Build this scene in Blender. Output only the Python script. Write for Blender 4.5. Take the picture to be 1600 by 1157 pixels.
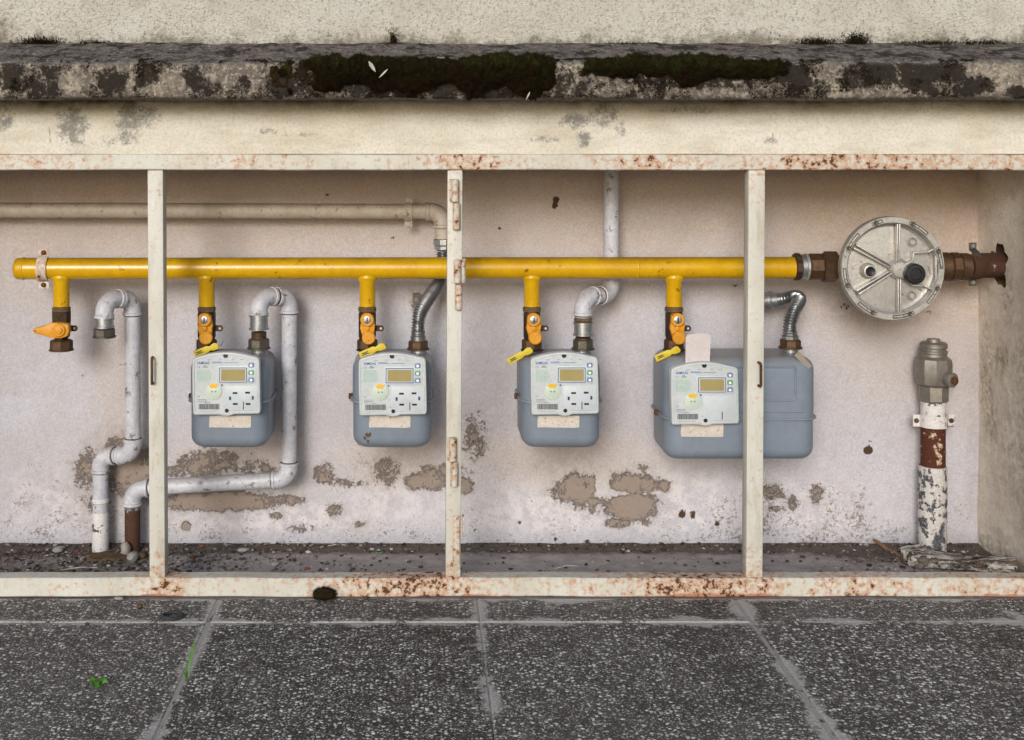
import bpy, bmesh, math, random
import numpy as np
from mathutils import Vector, Matrix

random.seed(7); rng = np.random.default_rng(7)
scene = bpy.context.scene
for o in list(bpy.data.objects): bpy.data.objects.remove(o)
COL = scene.collection
V = Vector

# ------------------------------------------------------------------ camera, sky, sun, exposure
CAM_D, CAM_Z, F = 2.4, 0.85, 1930.0          # camera stands 2.4 m in front of the steel frame, 0.85 m up
cam = bpy.data.cameras.new('camera'); cam_o = bpy.data.objects.new('camera', cam); COL.objects.link(cam_o)
cam_o.location = (0, -CAM_D, CAM_Z); cam_o.rotation_euler = (math.radians(90), 0, 0)
cam.sensor_width = 36; cam.lens = 36*F/1600; cam.shift_x = (800-655)/1600; cam.shift_y = (250-578.5)/1600
cam.clip_start = .05; cam.clip_end = 500
scene.camera = cam_o

SUN_FROM = V((-.24, -.92, .32)).normalized()
world = bpy.data.worlds.new('World'); scene.world = world; world.use_nodes = True
wn = world.node_tree; wn.nodes.clear()
sky = wn.nodes.new('ShaderNodeTexSky'); sky.sky_type = 'NISHITA'; sky.sun_disc = False
sky.sun_elevation = math.asin(SUN_FROM.z); sky.sun_rotation = math.atan2(SUN_FROM.x, SUN_FROM.y)
sky.air_density = 1.0; sky.dust_density = 1.0; sky.ozone_density = 1.0
hs = wn.nodes.new('ShaderNodeHueSaturation'); hs.inputs['Saturation'].default_value = .9   # overcast: grey rather than blue
bg = wn.nodes.new('ShaderNodeBackground'); bg.inputs['Strength'].default_value = .10
wo = wn.nodes.new('ShaderNodeOutputWorld')
wn.links.new(sky.outputs[0], hs.inputs['Color']); wn.links.new(hs.outputs[0], bg.inputs['Color']); wn.links.new(bg.outputs[0], wo.inputs['Surface'])
sun = bpy.data.lights.new('sun', 'SUN'); sun.energy = 1.35; sun.angle = math.radians(19); sun.color = (1, .995, .985)
sun_o = bpy.data.objects.new('sun', sun); COL.objects.link(sun_o)
sun_o.rotation_euler = (-SUN_FROM).to_track_quat('-Z', 'Y').to_euler(); sun_o.location = (-3, -5, 4)
scene.view_settings.view_transform = 'Standard'; scene.view_settings.look = 'None'
scene.view_settings.exposure = 0.68; scene.view_settings.gamma = 1

# ------------------------------------------------------------------ measuring helpers: a photo point at depth y -> metres
def X(px, y): return (px-655)*(CAM_D+y)/F
def Z(py, y): return CAM_Z+(250-py)*(CAM_D+y)/F
def P(px, py, y): return V((X(px, y), y, Z(py, y)))

def lin(h):
    h = h.lstrip('#'); c = [int(h[i:i+2], 16)/255 for i in (0, 2, 4)]
    return tuple(x/12.92 if x <= .04045 else ((x+.055)/1.055)**2.4 for x in c)+(1,)

# ------------------------------------------------------------------ value noise in numpy (for relief and stain masks)
TAB = rng.random((256, 256))
def vn(x, y, seed=0):
    x = np.asarray(x, float)+seed*17.31; y = np.asarray(y, float)+seed*9.77
    xi = np.floor(x).astype(int); yi = np.floor(y).astype(int); fx = x-xi; fy = y-yi
    fx = fx*fx*(3-2*fx); fy = fy*fy*(3-2*fy)
    g = lambda a, b: TAB[a % 256, b % 256]
    return (g(xi, yi)*(1-fx)+g(xi+1, yi)*fx)*(1-fy)+(g(xi, yi+1)*(1-fx)+g(xi+1, yi+1)*fx)*fy
def fbm(x, y, seed=0, oct=4):
    s = 0; a = .5; t = 0
    for k in range(oct):
        s = s+a*vn(x*2**k, y*2**k, seed+k*3); t += a; a *= .5
    return s/t

# ------------------------------------------------------------------ material helper
class Mat:
    def __init__(s, name):
        s.m = bpy.data.materials.new(name); s.m.use_nodes = True; s.t = s.m.node_tree; s.t.nodes.clear()
        s.out = s.t.nodes.new('ShaderNodeOutputMaterial'); s.b = s.t.nodes.new('ShaderNodeBsdfPrincipled')
        s.t.links.new(s.b.outputs[0], s.out.inputs[0]); s._pos = None
    def put(s, sock, v):
        if isinstance(v, bpy.types.NodeSocket): s.t.links.new(v, sock)
        else:
            if isinstance(v, str): v = lin(v)
            if isinstance(v, (int, float)) and sock.type == 'RGBA': v = (v, v, v, 1)
            sock.default_value = v
    def pos(s):
        if s._pos is None: s._pos = s.t.nodes.new('ShaderNodeNewGeometry').outputs['Position']
        return s._pos
    def scaled(s, v):
        n = s.t.nodes.new('ShaderNodeVectorMath'); n.operation = 'MULTIPLY'
        s.t.links.new(s.pos(), n.inputs[0]); n.inputs[1].default_value = v; return n.outputs[0]
    def xyz(s):
        n = s.t.nodes.new('ShaderNodeSeparateXYZ'); s.t.links.new(s.pos(), n.inputs[0]); return n.outputs
    def noise(s, sc, det=5, ro=.6, vec=None, dist=0, color=False):
        n = s.t.nodes.new('ShaderNodeTexNoise'); s.put(n.inputs['Vector'], vec or s.pos())
        n.inputs['Scale'].default_value = sc; n.inputs['Detail'].default_value = min(det, 5); n.inputs['Roughness'].default_value = ro
        n.inputs['Distortion'].default_value = dist
        return n.outputs['Color' if color else 'Fac']
    def vor(s, sc, feat='F1', vec=None, rand=1):
        n = s.t.nodes.new('ShaderNodeTexVoronoi'); n.feature = feat; s.put(n.inputs['Vector'], vec or s.pos())
        n.inputs['Scale'].default_value = sc; n.inputs['Randomness'].default_value = rand
        return n.outputs
    def ma(s, op, a, b=0, c=0):
        n = s.t.nodes.new('ShaderNodeMath'); n.operation = op
        s.put(n.inputs[0], a); s.put(n.inputs[1], b); s.put(n.inputs[2], c); return n.outputs[0]
    def th(s, v, t, w=.03):      # soft threshold
        n = s.t.nodes.new('ShaderNodeMapRange'); n.interpolation_type = 'SMOOTHSTEP'
        s.put(n.inputs[0], v); n.inputs[1].default_value = t-w; n.inputs[2].default_value = t+w; return n.outputs[0]
    def mr(s, v, a, b, c=0, d=1):
        n = s.t.nodes.new('ShaderNodeMapRange'); s.put(n.inputs[0], v)
        for i, q in enumerate((a, b, c, d)): n.inputs[i+1].default_value = q
        return n.outputs[0]
    def mix(s, f, a, b, blend='MIX'):
        n = s.t.nodes.new('ShaderNodeMix'); n.data_type = 'RGBA'; n.blend_type = blend
        s.put(n.inputs[0], f); s.put(n.inputs[6], a); s.put(n.inputs[7], b); return n.outputs[2]
    def ramp(s, f, stops, interp='LINEAR'):
        n = s.t.nodes.new('ShaderNodeValToRGB'); s.put(n.inputs[0], f); e = n.color_ramp.elements; n.color_ramp.interpolation = interp
        while len(e) < len(stops): e.new(.5)
        for el, (p, c) in zip(e, stops):
            el.position = p; el.color = lin(c) if isinstance(c, str) else ((c, c, c, 1) if isinstance(c, (int, float)) else c)
        return n.outputs[0]
    def attr(s, name):
        n = s.t.nodes.new('ShaderNodeAttribute'); n.attribute_name = name; return n.outputs['Fac']
    def xramp(s, stops):          # density along the wall's length, stops in photo columns at the frame
        x = s.xyz()[0]; f = s.mr(x, X(-300, 0), X(1900, 0))
        return s.ramp(f, [((p+300)/2200, d) for p, d in stops])
    def bump(s, h, d=.002, st=1, normal=None):
        n = s.t.nodes.new('ShaderNodeBump'); s.put(n.inputs['Height'], h); n.inputs['Distance'].default_value = d
        n.inputs['Strength'].default_value = st
        if normal is not None: s.put(n.inputs['Normal'], normal)
        return n.outputs[0]
    def set(s, col=None, rough=None, metal=None, normal=None, spec=None, **k):
        I = s.b.inputs
        for key, v in (('Base Color', col), ('Roughness', rough), ('Metallic', metal), ('Normal', normal), ('Specular IOR Level', spec)):
            if v is not None: s.put(I[key], v)
        for key, v in k.items(): s.put(I[key.replace('_', ' ')], v)
        return s.m

MT = {}
def m_backwall():
    m = Mat('niche_paint')
    big = m.noise(2.2, 4); fine = m.noise(420, 3, .7); mid = m.noise(38, 6, .65)
    c = m.mix(m.th(big, .5, .22), '#c2c0c8', '#bab7bc')
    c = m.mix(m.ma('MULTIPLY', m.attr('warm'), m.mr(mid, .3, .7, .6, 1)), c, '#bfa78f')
    grain = m.noise(230, 3, .8); c = m.mix(m.mr(grain, .42, .72, 0, .42), c, '#8d8480'); c = m.mix(m.mr(grain, .5, .28, 0, .25), c, '#dad6d6')
    c = m.mix(m.mr(m.noise(7.5, 6, .7), .45, .72, 0, .4), c, '#a89d96'); c = m.mix(m.mr(m.noise(55, 5, .75), .5, .75, 0, .22), c, '#94877f')
    # brush-dry lighter salt bloom low down
    c = m.mix(m.ma('MULTIPLY', m.attr('salt'), m.th(mid, .5, .12)), c, '#d6cfd0')
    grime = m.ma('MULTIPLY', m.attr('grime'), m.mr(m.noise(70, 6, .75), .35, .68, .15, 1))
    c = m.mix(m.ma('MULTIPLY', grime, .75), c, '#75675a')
    pe = m.ma('ADD', m.attr('peel'), m.ma('ADD', m.ma('MULTIPLY', m.ma('SUBTRACT', m.noise(40, 8, .75), .5), 1.5), m.ma('MULTIPLY', m.ma('SUBTRACT', m.noise(210, 4, .8), .5), 1.0)))
    peel = m.th(pe, .50, .13)
    plaster = m.mix(m.noise(130, 5, .8), '#7a6b60', '#9d8e82')
    damp = m.th(pe, .30, .22); c = m.mix(m.ma('MULTIPLY', damp, .5), c, '#9a8b80')
    c = m.mix(m.ma('MULTIPLY', peel, .9), c, plaster)
    sp = m.ma('ADD', m.ma('MULTIPLY', m.attr('speck'), .125), m.ma('ADD', m.ma('MULTIPLY', m.noise(150, 6, .85), .7), m.ma('MULTIPLY', m.noise(19, 4, .6), .3)))
    spm = m.th(sp, .665, .035)
    c = m.mix(m.ma('MULTIPLY', spm, .75), c, '#5c5049')
    dots = m.th(m.ma('ADD', m.noise(34, 3, .6), m.ma('MULTIPLY', m.noise(300, 2), .12)), .83, .01)
    c = m.mix(dots, c, '#3d3028')
    c = m.mix(m.th(m.ma('ADD', m.attr('spot'), m.ma('MULTIPLY', m.ma('SUBTRACT', m.noise(120, 4, .7), .5), .9)), .5, .08), c, '#4a3828')
    # hairline scratches
    scr = m.th(m.noise(14, 7, .8, vec=m.scaled((1, 1, .35)), dist=1.5), .745, .008)
    c = m.mix(m.ma('MULTIPLY', scr, .55), c, '#6e625a')
    h = m.ma('ADD', m.ma('MULTIPLY', fine, .25), m.ma('MULTIPLY', mid, .5))
    h = m.ma('SUBTRACT', h, m.ma('MULTIPLY', peel, 1.1))
    return m.set(c, .88, normal=m.bump(h, .0026, 1), spec=.25)
def m_cream(name, a, b, dirt='#4b4034', k=1.0, mould=False):
    m = Mat(name)
    big = m.noise(5, 5); fine = m.noise(520, 3, .7); mid = m.noise(60, 7, .7)
    c = m.mix(m.th(big, .5, .2), a, b)
    grain = m.noise(210, 4, .8); c = m.mix(m.mr(grain, .46, .74, 0, .5), c, '#8a7f6c'); c = m.mix(m.mr(m.noise(16, 5, .7, vec=m.scaled((.5, 1, 1.5))), .48, .7, 0, .45), c, '#a89a80')
    if mould:
        g = m.ma('ADD', m.ma('MULTIPLY', m.attr('mould'), .42), m.ma('ADD', m.ma('MULTIPLY', m.noise(60, 8, .8), .6), m.ma('MULTIPLY', m.noise(190, 4, .8), .45)))
        c = m.mix(m.ma('MULTIPLY', m.th(g, .74, .10), .85), c, m.mix(m.noise(240, 3, .7), '#4a4844', '#8b8984'))
        al = m.ma('MULTIPLY', m.attr('algae'), m.mr(m.noise(40, 5, .7), .25, .6, .45, 1))
        c = m.mix(m.ma('MINIMUM', m.ma('MULTIPLY', al, 1.0), .92), c, m.mix(m.noise(90, 4), '#3a3312', '#6b5f30'))
    st = m.th(m.noise(22, 7, .75, vec=m.scaled((1.6, 1.6, .5)), dist=.6), .70, .02)
    c = m.mix(m.ma('MULTIPLY', st, .55*k), c, dirt)
    sp = m.th(m.noise(150, 4, .7), .735, .02)
    c = m.mix(m.ma('MULTIPLY', sp, .6*k), c, '#5a4c3a')
    if not mould:
        c = m.mix(m.ma('MULTIPLY', m.attr('scuff'), m.mr(mid, .4, .62, 0, .8)), c, '#7b6c58')
    cr = m.th(m.noise(9, 8, .8, vec=m.scaled((.5, 1, 1.6)), dist=1.2), .72, .006)
    c = m.mix(m.ma('MULTIPLY', cr, .5), c, '#6b5f4c')
    h = m.ma('ADD', m.ma('MULTIPLY', fine, .3), m.ma('MULTIPLY', mid, .6))
    return m.set(c, .85, normal=m.bump(h, .0018, .8), spec=.25)
def m_render():      # rough sprayed render of the upper wall
    m = Mat('rough_render')
    g = m.vor(330)[0]; g2 = m.noise(170, 6, .75); big = m.noise(7, 5, .6)
    c = m.mix(m.th(big, .52, .2), '#e6e1d4', '#dad3c3')
    c = m.mix(m.ma('MULTIPLY', m.th(g2, .57, .07), .6), c, '#8d8169'); c = m.mix(m.ma('MULTIPLY', m.th(m.noise(120, 5, .85), .64, .04), .8), c, '#5a4f3e'); c = m.mix(m.mr(m.noise(12, 5, .7), .5, .75, 0, .4), c, '#a5977d')
    z = m.attr('low')
    d = m.ma('ADD', m.ma('MULTIPLY', z, .45), m.ma('MULTIPLY', m.noise(30, 8, .75), .75))
    c = m.mix(m.ma('MULTIPLY', m.th(d, .66, .12), .75), c, m.mix(g2, '#4d4436', '#857759'))
    c = m.mix(m.ma('MULTIPLY', m.th(m.ma('ADD', m.noise(52, 8, .8), m.ma('MULTIPLY', z, .1)), .72, .03), .85), c, '#3a332a')
    h = m.ma('ADD', m.ma('MULTIPLY', g, -1.0), m.ma('MULTIPLY', g2, 2.2))
    return m.set(c, .93, normal=m.bump(h, .0035, 1), spec=.2)
def m_ledge():
    m = Mat('lichen_concrete')
    n1 = m.noise(90, 7, .75); n2 = m.noise(330, 4, .7); n3 = m.noise(26, 7, .7)
    c = m.mix(n3, '#746b62', '#544b44')
    c = m.mix(m.ma('MULTIPLY', m.th(n1, .55, .1), .75), c, '#aca18f')
    c = m.mix(m.th(m.noise(170, 4, .8), .64, .05), c, '#cbc2b2')
    c = m.mix(m.ma('MULTIPLY', m.attr('pale'), m.ma('MULTIPLY', m.th(m.noise(75, 6, .8), .50, .06), .8)), c, '#bfb39c')
    lich = m.ma('ADD', m.ma('MULTIPLY', m.attr('lichen'), .33), m.ma('ADD', m.ma('MULTIPLY', m.noise(48, 8, .78), .75), m.ma('MULTIPLY', m.noise(160, 5, .7), .3)))
    lm = m.th(lich, .712, .05)
    c = m.mix(m.ma('MULTIPLY', lm, .95), c, m.mix(m.noise(200, 3), '#17130f', '#2f2720'))
    top = m.attr('top')
    tc = m.mix(m.mr(m.noise(60, 8, .8), .35, .65), '#352e2b', '#7c736d'); tc = m.mix(m.th(m.noise(140, 4, .8), .62, .04), tc, '#aaa49d'); tc = m.mix(m.th(m.noise(26, 6, .75), .54, .06), tc, '#2a2320')
    c = m.mix(top, c, tc)
    h = m.ma('ADD', m.ma('ADD', n1, m.ma('MULTIPLY', n2, .5)), m.ma('MULTIPLY', lm, .5))
    return m.set(c, .92, normal=m.bump(h, .003, 1), spec=.2)
def m_floor():
    m = Mat('niche_concrete')
    n1 = m.noise(26, 8, .75); n2 = m.noise(300, 4, .7)
    c = m.mix(m.th(n1, .5, .15), '#8b8380', '#a39b98')
    d = m.ma('ADD', m.ma('MULTIPLY', m.attr('soil'), .6), m.ma('MULTIPLY', m.noise(60, 8, .75), .6))
    c = m.mix(m.th(d, .62, .16), c, m.mix(n2, '#453c37', '#6e6259'))
    c = m.mix(m.th(n2, .68, .03), c, '#b5aeaa')
    c = m.mix(m.th(m.noise(170, 4, .7), .70, .02), c, '#2b2420')
    return m.set(c, .93, normal=m.bump(m.ma('ADD', n1, m.ma('MULTIPLY', n2, .6)), .003, 1), spec=.2)
def m_paver(name='washed_aggregate', use_edge=True):
    m = Mat(name)
    wob = m.t.nodes.new('ShaderNodeVectorMath'); wob.operation = 'MULTIPLY_ADD'
    m.t.links.new(m.noise(60, 2, color=True), wob.inputs[0]); wob.inputs[1].default_value = (.004, .004, .004); m.t.links.new(m.pos(), wob.inputs[2])
    v = m.vor(138, vec=wob.outputs[0]); v2 = m.vor(300, vec=wob.outputs[0])
    def cellr(o):
        s = m.t.nodes.new('ShaderNodeSeparateColor'); m.t.links.new(o[1], s.inputs[0]); return s.outputs
    r1 = cellr(v); r2 = cellr(v2)
    st = m.ramp(r1[0], [(0, '#2b2826'), (.22, '#4b4643'), (.40, '#8a847f'), (.55, '#b6b0aa'), (.68, '#dcd7d1'), (.85, '#f0ece6'), (.985, '#7d6a58')], 'CONSTANT')
    st2 = m.ramp(r2[1], [(0, '#2a2624'), (.28, '#4d4845'), (.5, '#88837d'), (.74, '#cbc6c0')], 'CONSTANT')
    inst = m.ma('MULTIPLY', m.th(v[0], .46, .05), -1); inst = m.ma('ADD', inst, 1)
    keep = m.ma('MULTIPLY', inst, m.th(r1[2], .25, .02))
    inst2 = m.ma('SUBTRACT', 1, m.th(v2[0], .45, .06))
    matrix = m.mix(m.noise(14, 6, .7), '#332e2b', '#544d48')
    c = m.mix(inst2, matrix, st2); c = m.mix(keep, c, st)
    big = m.noise(4.5, 6, .7)
    c = m.mix(m.ma('MULTIPLY', m.th(big, .58, .10), .14), c, '#8f8a86')
    c = m.mix(m.ma('MULTIPLY', m.th(m.noise(11, 6, .7), .62, .05), .4), c, '#2a2520')
    wear = m.noise(17, 5, .75); c = m.mix(m.mr(wear, .54, .76, 0, .35), c, '#9a958f'); c = m.mix(m.mr(wear, .47, .28, 0, .6), c, '#2c2825')
    oi = m.t.nodes.new('ShaderNodeObjectInfo'); c = m.mix(m.mr(oi.outputs['Random'], 0, 1, 0, .18), c, '#8a847e')
    c = m.mix(m.ma('MULTIPLY', m.th(m.noise(2.6, 5, .65), .57, .05), .35), c, '#262019')
    h = m.ma('ADD', m.ma('MULTIPLY', keep, m.ma('SUBTRACT', .9, v[0])), m.ma('MULTIPLY', inst2, .3))
    if use_edge:
        e = m.ma('ADD', m.mr(m.attr('edge'), 0, .034, .85, -.30), m.ma('MULTIPLY', m.ma('SUBTRACT', m.noise(60, 7, .85), .5), 2.2))
        e = m.ma('ADD', e, m.ma('MULTIPLY', m.ma('SUBTRACT', m.noise(5.5, 4, .65), .52), 4.2))
        em = m.th(e, .56, .22)
        c = m.mix(m.ma('MULTIPLY', em, .82), c, m.mix(m.noise(260, 4, .7), '#928c88', '#cdc8c3'))
        h = m.ma('MULTIPLY', h, m.ma('SUBTRACT', 1, m.ma('MULTIPLY', em, .6)))
    return m.set(c, m.mr(r1[1], 0, 1, .6, .9), normal=m.bump(h, .0035, 1), spec=.35)
def m_mortar():
    m = Mat('joint_mortar'); n = m.noise(180, 6, .75)
    c = m.mix(n, '#8a8480', '#b8b2ad'); c = m.mix(m.th(m.noise(40, 6, .7), .6, .05), c, '#4f4944')
    return m.set(c, .95, normal=m.bump(n, .002, 1), spec=.2)
def m_frame(name, stops, base=.62, chip='#c9ccc6'):
    m = Mat(name)
    n = m.noise(88, 8, .70); nf = m.noise(260, 4, .7); big = m.noise(8, 4)
    c = m.mix(m.th(big, .5, .2), '#cac8bf', '#bdb9ac'); c = m.mix(m.mr(nf, .4, .8, 0, .3), c, '#aaa08a')
    c = m.mix(m.ma('MULTIPLY', m.th(m.noise(30, 6, .7, vec=m.scaled((1.5, 1, .25))), .6, .1), .35), c, '#8f7f62')
    dens = m.xramp(stops) if stops else m.ma('ADD', m.mr(m.xyz()[2], .03, .13, .85, .28), m.mr(m.xyz()[2], .74, .83, 0, .35))
    prim = m.attr('primer')
    pm = m.th(m.ma('ADD', m.ma('MULTIPLY', prim, .6), m.ma('MULTIPLY', m.noise(34, 6, .7), .6)), .74, .05)
    c = m.mix(m.ma('MULTIPLY', pm, .85), c, m.mix(nf, '#8a4a3c', '#a8685a'))
    a = m.ma('ADD', n, m.ma('MULTIPLY', dens, .30))
    halo = m.th(a, base+.10, .10); core = m.th(a, base+.235, .03)
    c = m.mix(m.ma('MULTIPLY', halo, .7), c, m.mix(nf, '#a5663a', '#bf8c60'))
    c = m.mix(core, c, m.mix(nf, '#3a241a', '#684229'))
    bm_ = m.bump(m.ma('ADD', m.ma('MULTIPLY', n, .35), m.ma('MULTIPLY', core, -.9)), .0015, .9)
    return m.set(c, m.mix(core, .5, .9), normal=bm_, spec=.35)
def m_simple(name, a, b, rough=.5, metal=0, sc=60, speck=None, bump=.0006, amount=.3, spec=.4, spt=.70, top=None):
    m = Mat(name); n = m.noise(sc, 6, .7); f = m.noise(sc*5, 3, .7)
    c = m.mix(m.th(n, .5, .2), a, b)
    if speck: c = m.mix(m.ma('MULTIPLY', m.th(m.noise(sc*1.8, 6, .72), spt, .03), .85), c, speck)
    c = m.mix(m.mr(f, .35, .8, 0, amount), c, speck or b)
    if top:      # colour on upward faces: settled dust; on the yellow pipe also painted shade
        g = m.t.nodes.new('ShaderNodeNewGeometry'); s = m.t.nodes.new('ShaderNodeSeparateXYZ'); m.t.links.new(g.outputs['Normal'], s.inputs[0])
        c = m.mix(m.ma('MULTIPLY', m.mr(s.outputs[2], .35, .95, 0, .75), m.mr(n, .3, .6, .5, 1)), c, top)
    return m.set(c, rough, metal, m.bump(m.ma('ADD', n, m.ma('MULTIPLY', f, .4)), bump, .8), spec)
def m_layers(name, base, base2, under, under2, t, sc=45, rough=.6, metal=0, w=.02):   # paint flaking off something darker
    m = Mat(name); n = m.noise(sc, 8, .72); f = m.noise(sc*6, 3, .7)
    k = m.th(m.ma('ADD', n, m.ma('MULTIPLY', m.noise(sc*.25, 3), .25)), t, w)
    c = m.mix(m.mr(f, .3, .8), base, base2); u = m.mix(m.th(f, .5, .15), under, under2)
    c = m.mix(k, c, u)
    return m.set(c, rough, metal, m.bump(m.ma('ADD', m.ma('MULTIPLY', k, -1), m.ma('MULTIPLY', f, .3)), .0014, .9), .3)
def m_moss():
    m = Mat('moss'); g = m.ma('ADD', m.noise(30, 5, .7), m.ma('MULTIPLY', m.attr('up'), .35))
    c = m.ramp(g, [(.30, '#150f09'), (.5, '#2a1d0f'), (.74, '#221f0d'), (1.0, '#383a17')])
    return m.set(c, .95, spec=.1)
def m_pebble():
    m = Mat('pebble'); a = m.attr('shade')
    c = m.ramp(a, [(0, '#2a2421'), (.35, '#4b433e'), (.6, '#736a64'), (.8, '#9c948d'), (.95, '#cfc9c2'), (1, '#8a4f3c')])
    return m.set(m.mix(m.mr(m.noise(500, 3), .3, .8, 0, .4), c, '#3a332e'), .9, spec=.2)
def m_wood():
    m = Mat('rotten_wood'); g = m.noise(40, 8, .75, vec=m.scaled((.25, 1.6, 2))); f = m.noise(120, 5, .7)
    c = m.mix(m.th(g, .5, .12), '#2f251e', '#75685c'); c = m.mix(m.th(m.noise(30, 8, .8, vec=m.scaled((.3, 1.6, 1.8))), .53, .05), c, '#c4bdb3')
    c = m.mix(m.th(f, .62, .04), c, '#1d1612')
    return m.set(c, .95, normal=m.bump(m.ma('ADD', g, f), .004, 1), spec=.15)
def m_lcd():
    m = Mat('lcd'); n = m.noise(25, 3); c = m.mix(n, '#8d8052', '#a8986a')
    return m.set(c, .18, spec=.5)
def build_materials():
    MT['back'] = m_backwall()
    MT['side'] = m_cream('side_wall_paint', '#e8ddd0', '#dccfc0', k=1.2)
    MT['pier'] = m_cream('pier_paint', '#d4c9b2', '#c9bca2')
    MT['lintel'] = m_cream('lintel_paint', '#dad4c8', '#cdc5b4', mould=True, k=1.0)
    MT['render'] = m_render(); MT['ledge'] = m_ledge(); MT['floor'] = m_floor()
    MT['paver'] = m_paver(); MT['mortar'] = m_mortar()
    MT['ground'] = m_simple('ground_concrete', '#6f6a66', '#837d78', .95, sc=8, speck='#4a4540', bump=.003)
    MT['toprail'] = m_frame('rail_paint_upper', [(-300, .3), (30, .55), (120, .5), (220, .15), (380, .55), (460, .45), (560, .2), (660, .55), (720, .8), (800, .55), (900, .35), (1000, .75), (1080, .6), (1180, .55), (1260, .9), (1400, .75), (1500, .6), (1700, .75)], base=.60)
    MT['botrail'] = m_frame('rail_paint_lower', [(-300, .25), (0, .25), (200, .35), (262, .9), (300, .35), (420, .35), (560, .75), (640, .95), (700, .9), (760, .45), (850, .4), (960, .6), (1060, .95), (1170, .9), (1240, .5), (1330, .75), (1450, .55), (1700, .7)], base=.60)
    MT['post'] = m_frame('post_paint', None, base=.64)
    MT['hinge'] = m_frame('hinge_paint', [(-300, .75), (1900, .75)], base=.62)
    MT['rust'] = m_simple('rust', '#4a2d1e', '#66452f', .9, .1, 70, '#2b1a12', .0015)
    MT['yellow'] = m_simple('yellow_paint', '#d0a302', '#c59402', .27, 0, 18, '#5f4409', .0006, .16, .5, .655, top='#7a5d1c')  # top: dust plus shading painted into the pipe's darker upper edge
    MT['white'] = m_simple('white_pipe_paint', '#c9c9d0', '#b4b4bb', .45, 0, 26, '#655c57', .0014, .35, .4, .61, top='#8f857d')
    MT['beige'] = m_simple('beige_pipe_paint', '#bfb3a4', '#b0a292', .55, 0, 24, '#6b5845', .0009, .3, .4, .62, top='#8a7763')
    MT['peel'] = m_layers('peeling_white_pipe', '#d9d5d3', '#b9b2ad', '#33333a', '#5c5d62', .69, 30)
    MT['flake'] = m_layers('flaking_white_pipe', '#cfcac6', '#a39b94', '#2f3137', '#66676a', .665, 48)
    MT['rustpipe'] = m_layers('rusted_pipe', '#40211a', '#623620', '#b08a6a', '#d0c0ae', .745, 40, .9)
    MT['rustpipe2'] = m_layers('brown_rusted_pipe', '#402a21', '#57392a', '#8f7a6e', '#b7a9a0', .80, 40, .85)
    MT['bronze'] = m_simple('old_bronze', '#54402f', '#674d37', .55, .6, 70, '#2f241a', .0008, .35, .5, .62)
    MT['darkbronze'] = m_simple('dark_bronze', '#3e3026', '#57432f', .55, .6, 80, '#1e1712', .001, .4, .5, .6)
    MT['nut'] = m_simple('dull_nut', '#5a564e', '#6f6a5e', .5, .7, 80, '#3a2c20', .0008, .4)
    MT['zinc'] = m_simple('zinc_fitting', '#9da0a2', '#b9bbbc', .38, .85, 60, '#4a4038', .0008, .25)
    MT['steel'] = m_simple('stainless', '#8f9092', '#a5a6a8', .32, .9, 60, '#55504a', .0003, .25)
    MT['alu'] = m_simple('cast_aluminium', '#b3afa9', '#c1bdb6', .40, .6, 30, '#6b6156', .0011, .35, .5, .64)
    MT['valve'] = m_simple('nickel_valve', '#7f7b74', '#938e86', .48, .6, 60, '#5e4630', .0008, .35)
    MT['black'] = m_simple('black_plastic', '#141416', '#1e1e20', .4, 0, 60)
    MT['dark'] = m_simple('dark_slot', '#10141c', '#161b26', .6, 0, 60)
    MT['slotblue'] = m_simple('blue_slot', '#27466b', '#1f3a5c', .5, 0, 60)
    MT['handle'] = m_simple('orange_plastic', '#d8951f', '#cd8a16', .5, 0, 50, '#6a4210', .0006, .3, .4, .66)
    MT['tag'] = m_simple('yellow_tag', '#d3bb2c', '#c4ab24', .5, 0, 60, '#7d6a18', .0004, .2)
    MT['meter'] = m_simple('meter_enamel', '#7b8592', '#747d89', .38, 0, 12, '#5d5a58', .0006, .22, .45, .70, top='#85817e')
    MT['plate'] = m_simple('faceplate_plastic', '#c2c6c8', '#b6babb', .38, 0, 30, '#85837c', .0004, .25, .45, .68)
    MT['panel'] = m_simple('panel_plastic', '#bcc2c6', '#b3b8bb', .38, 0, 30, '#96948c', .0003, .1)
    MT['disc'] = m_simple('disc_plastic', '#c3cdbf', '#b6c2b2', .4, 0, 30)
    MT['discyel'] = m_simple('disc_yellow', '#dfb23a', '#d6a52c', .4, 0, 30)
    MT['frameblue'] = m_simple('display_bezel', '#4b587c', '#566284', .4, 0, 30)
    MT['btnblue'] = m_simple('blue_button', '#5f6f9a', '#6c7ba2', .4, 0, 60)
    MT['btngreen'] = m_simple('green_button', '#4f8c55', '#5b965f', .4, 0, 60)
    MT['inkblue'] = m_simple('blue_ink', '#2c4aa0', '#2c4aa0', .5); MT['inkblack'] = m_simple('black_ink', '#2a2a2c', '#323234', .5)
    MT['inkgreen'] = m_simple('green_ink', '#7fae94', '#8ab49a', .5); MT['inkwhite'] = m_simple('white_ink', '#e6e8ea', '#e6e8ea', .5)
    MT['inkgrey'] = m_simple('grey_ink', '#6d7076', '#777a80', .5); MT['lcd'] = m_lcd()
    MT['paper'] = m_simple('dirty_paper', '#d2cac0', '#c4bab0', .85, 0, 60, '#7d6857', .0005, .35, .3, .62)
    MT['card'] = m_simple('grey_card', '#c9c0be', '#bfb5b2', .85, 0, 40, '#8f847e', .0005, .25, .3, .68)
    MT['tape'] = m_simple('old_tape', '#8d8276', '#a0958a', .5, .2, 60, '#5d3e28', .0006, .4)
    MT['hemp'] = m_simple('sealing_hemp', '#4b3c2b', '#6a563c', .95, 0, 120)
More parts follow.
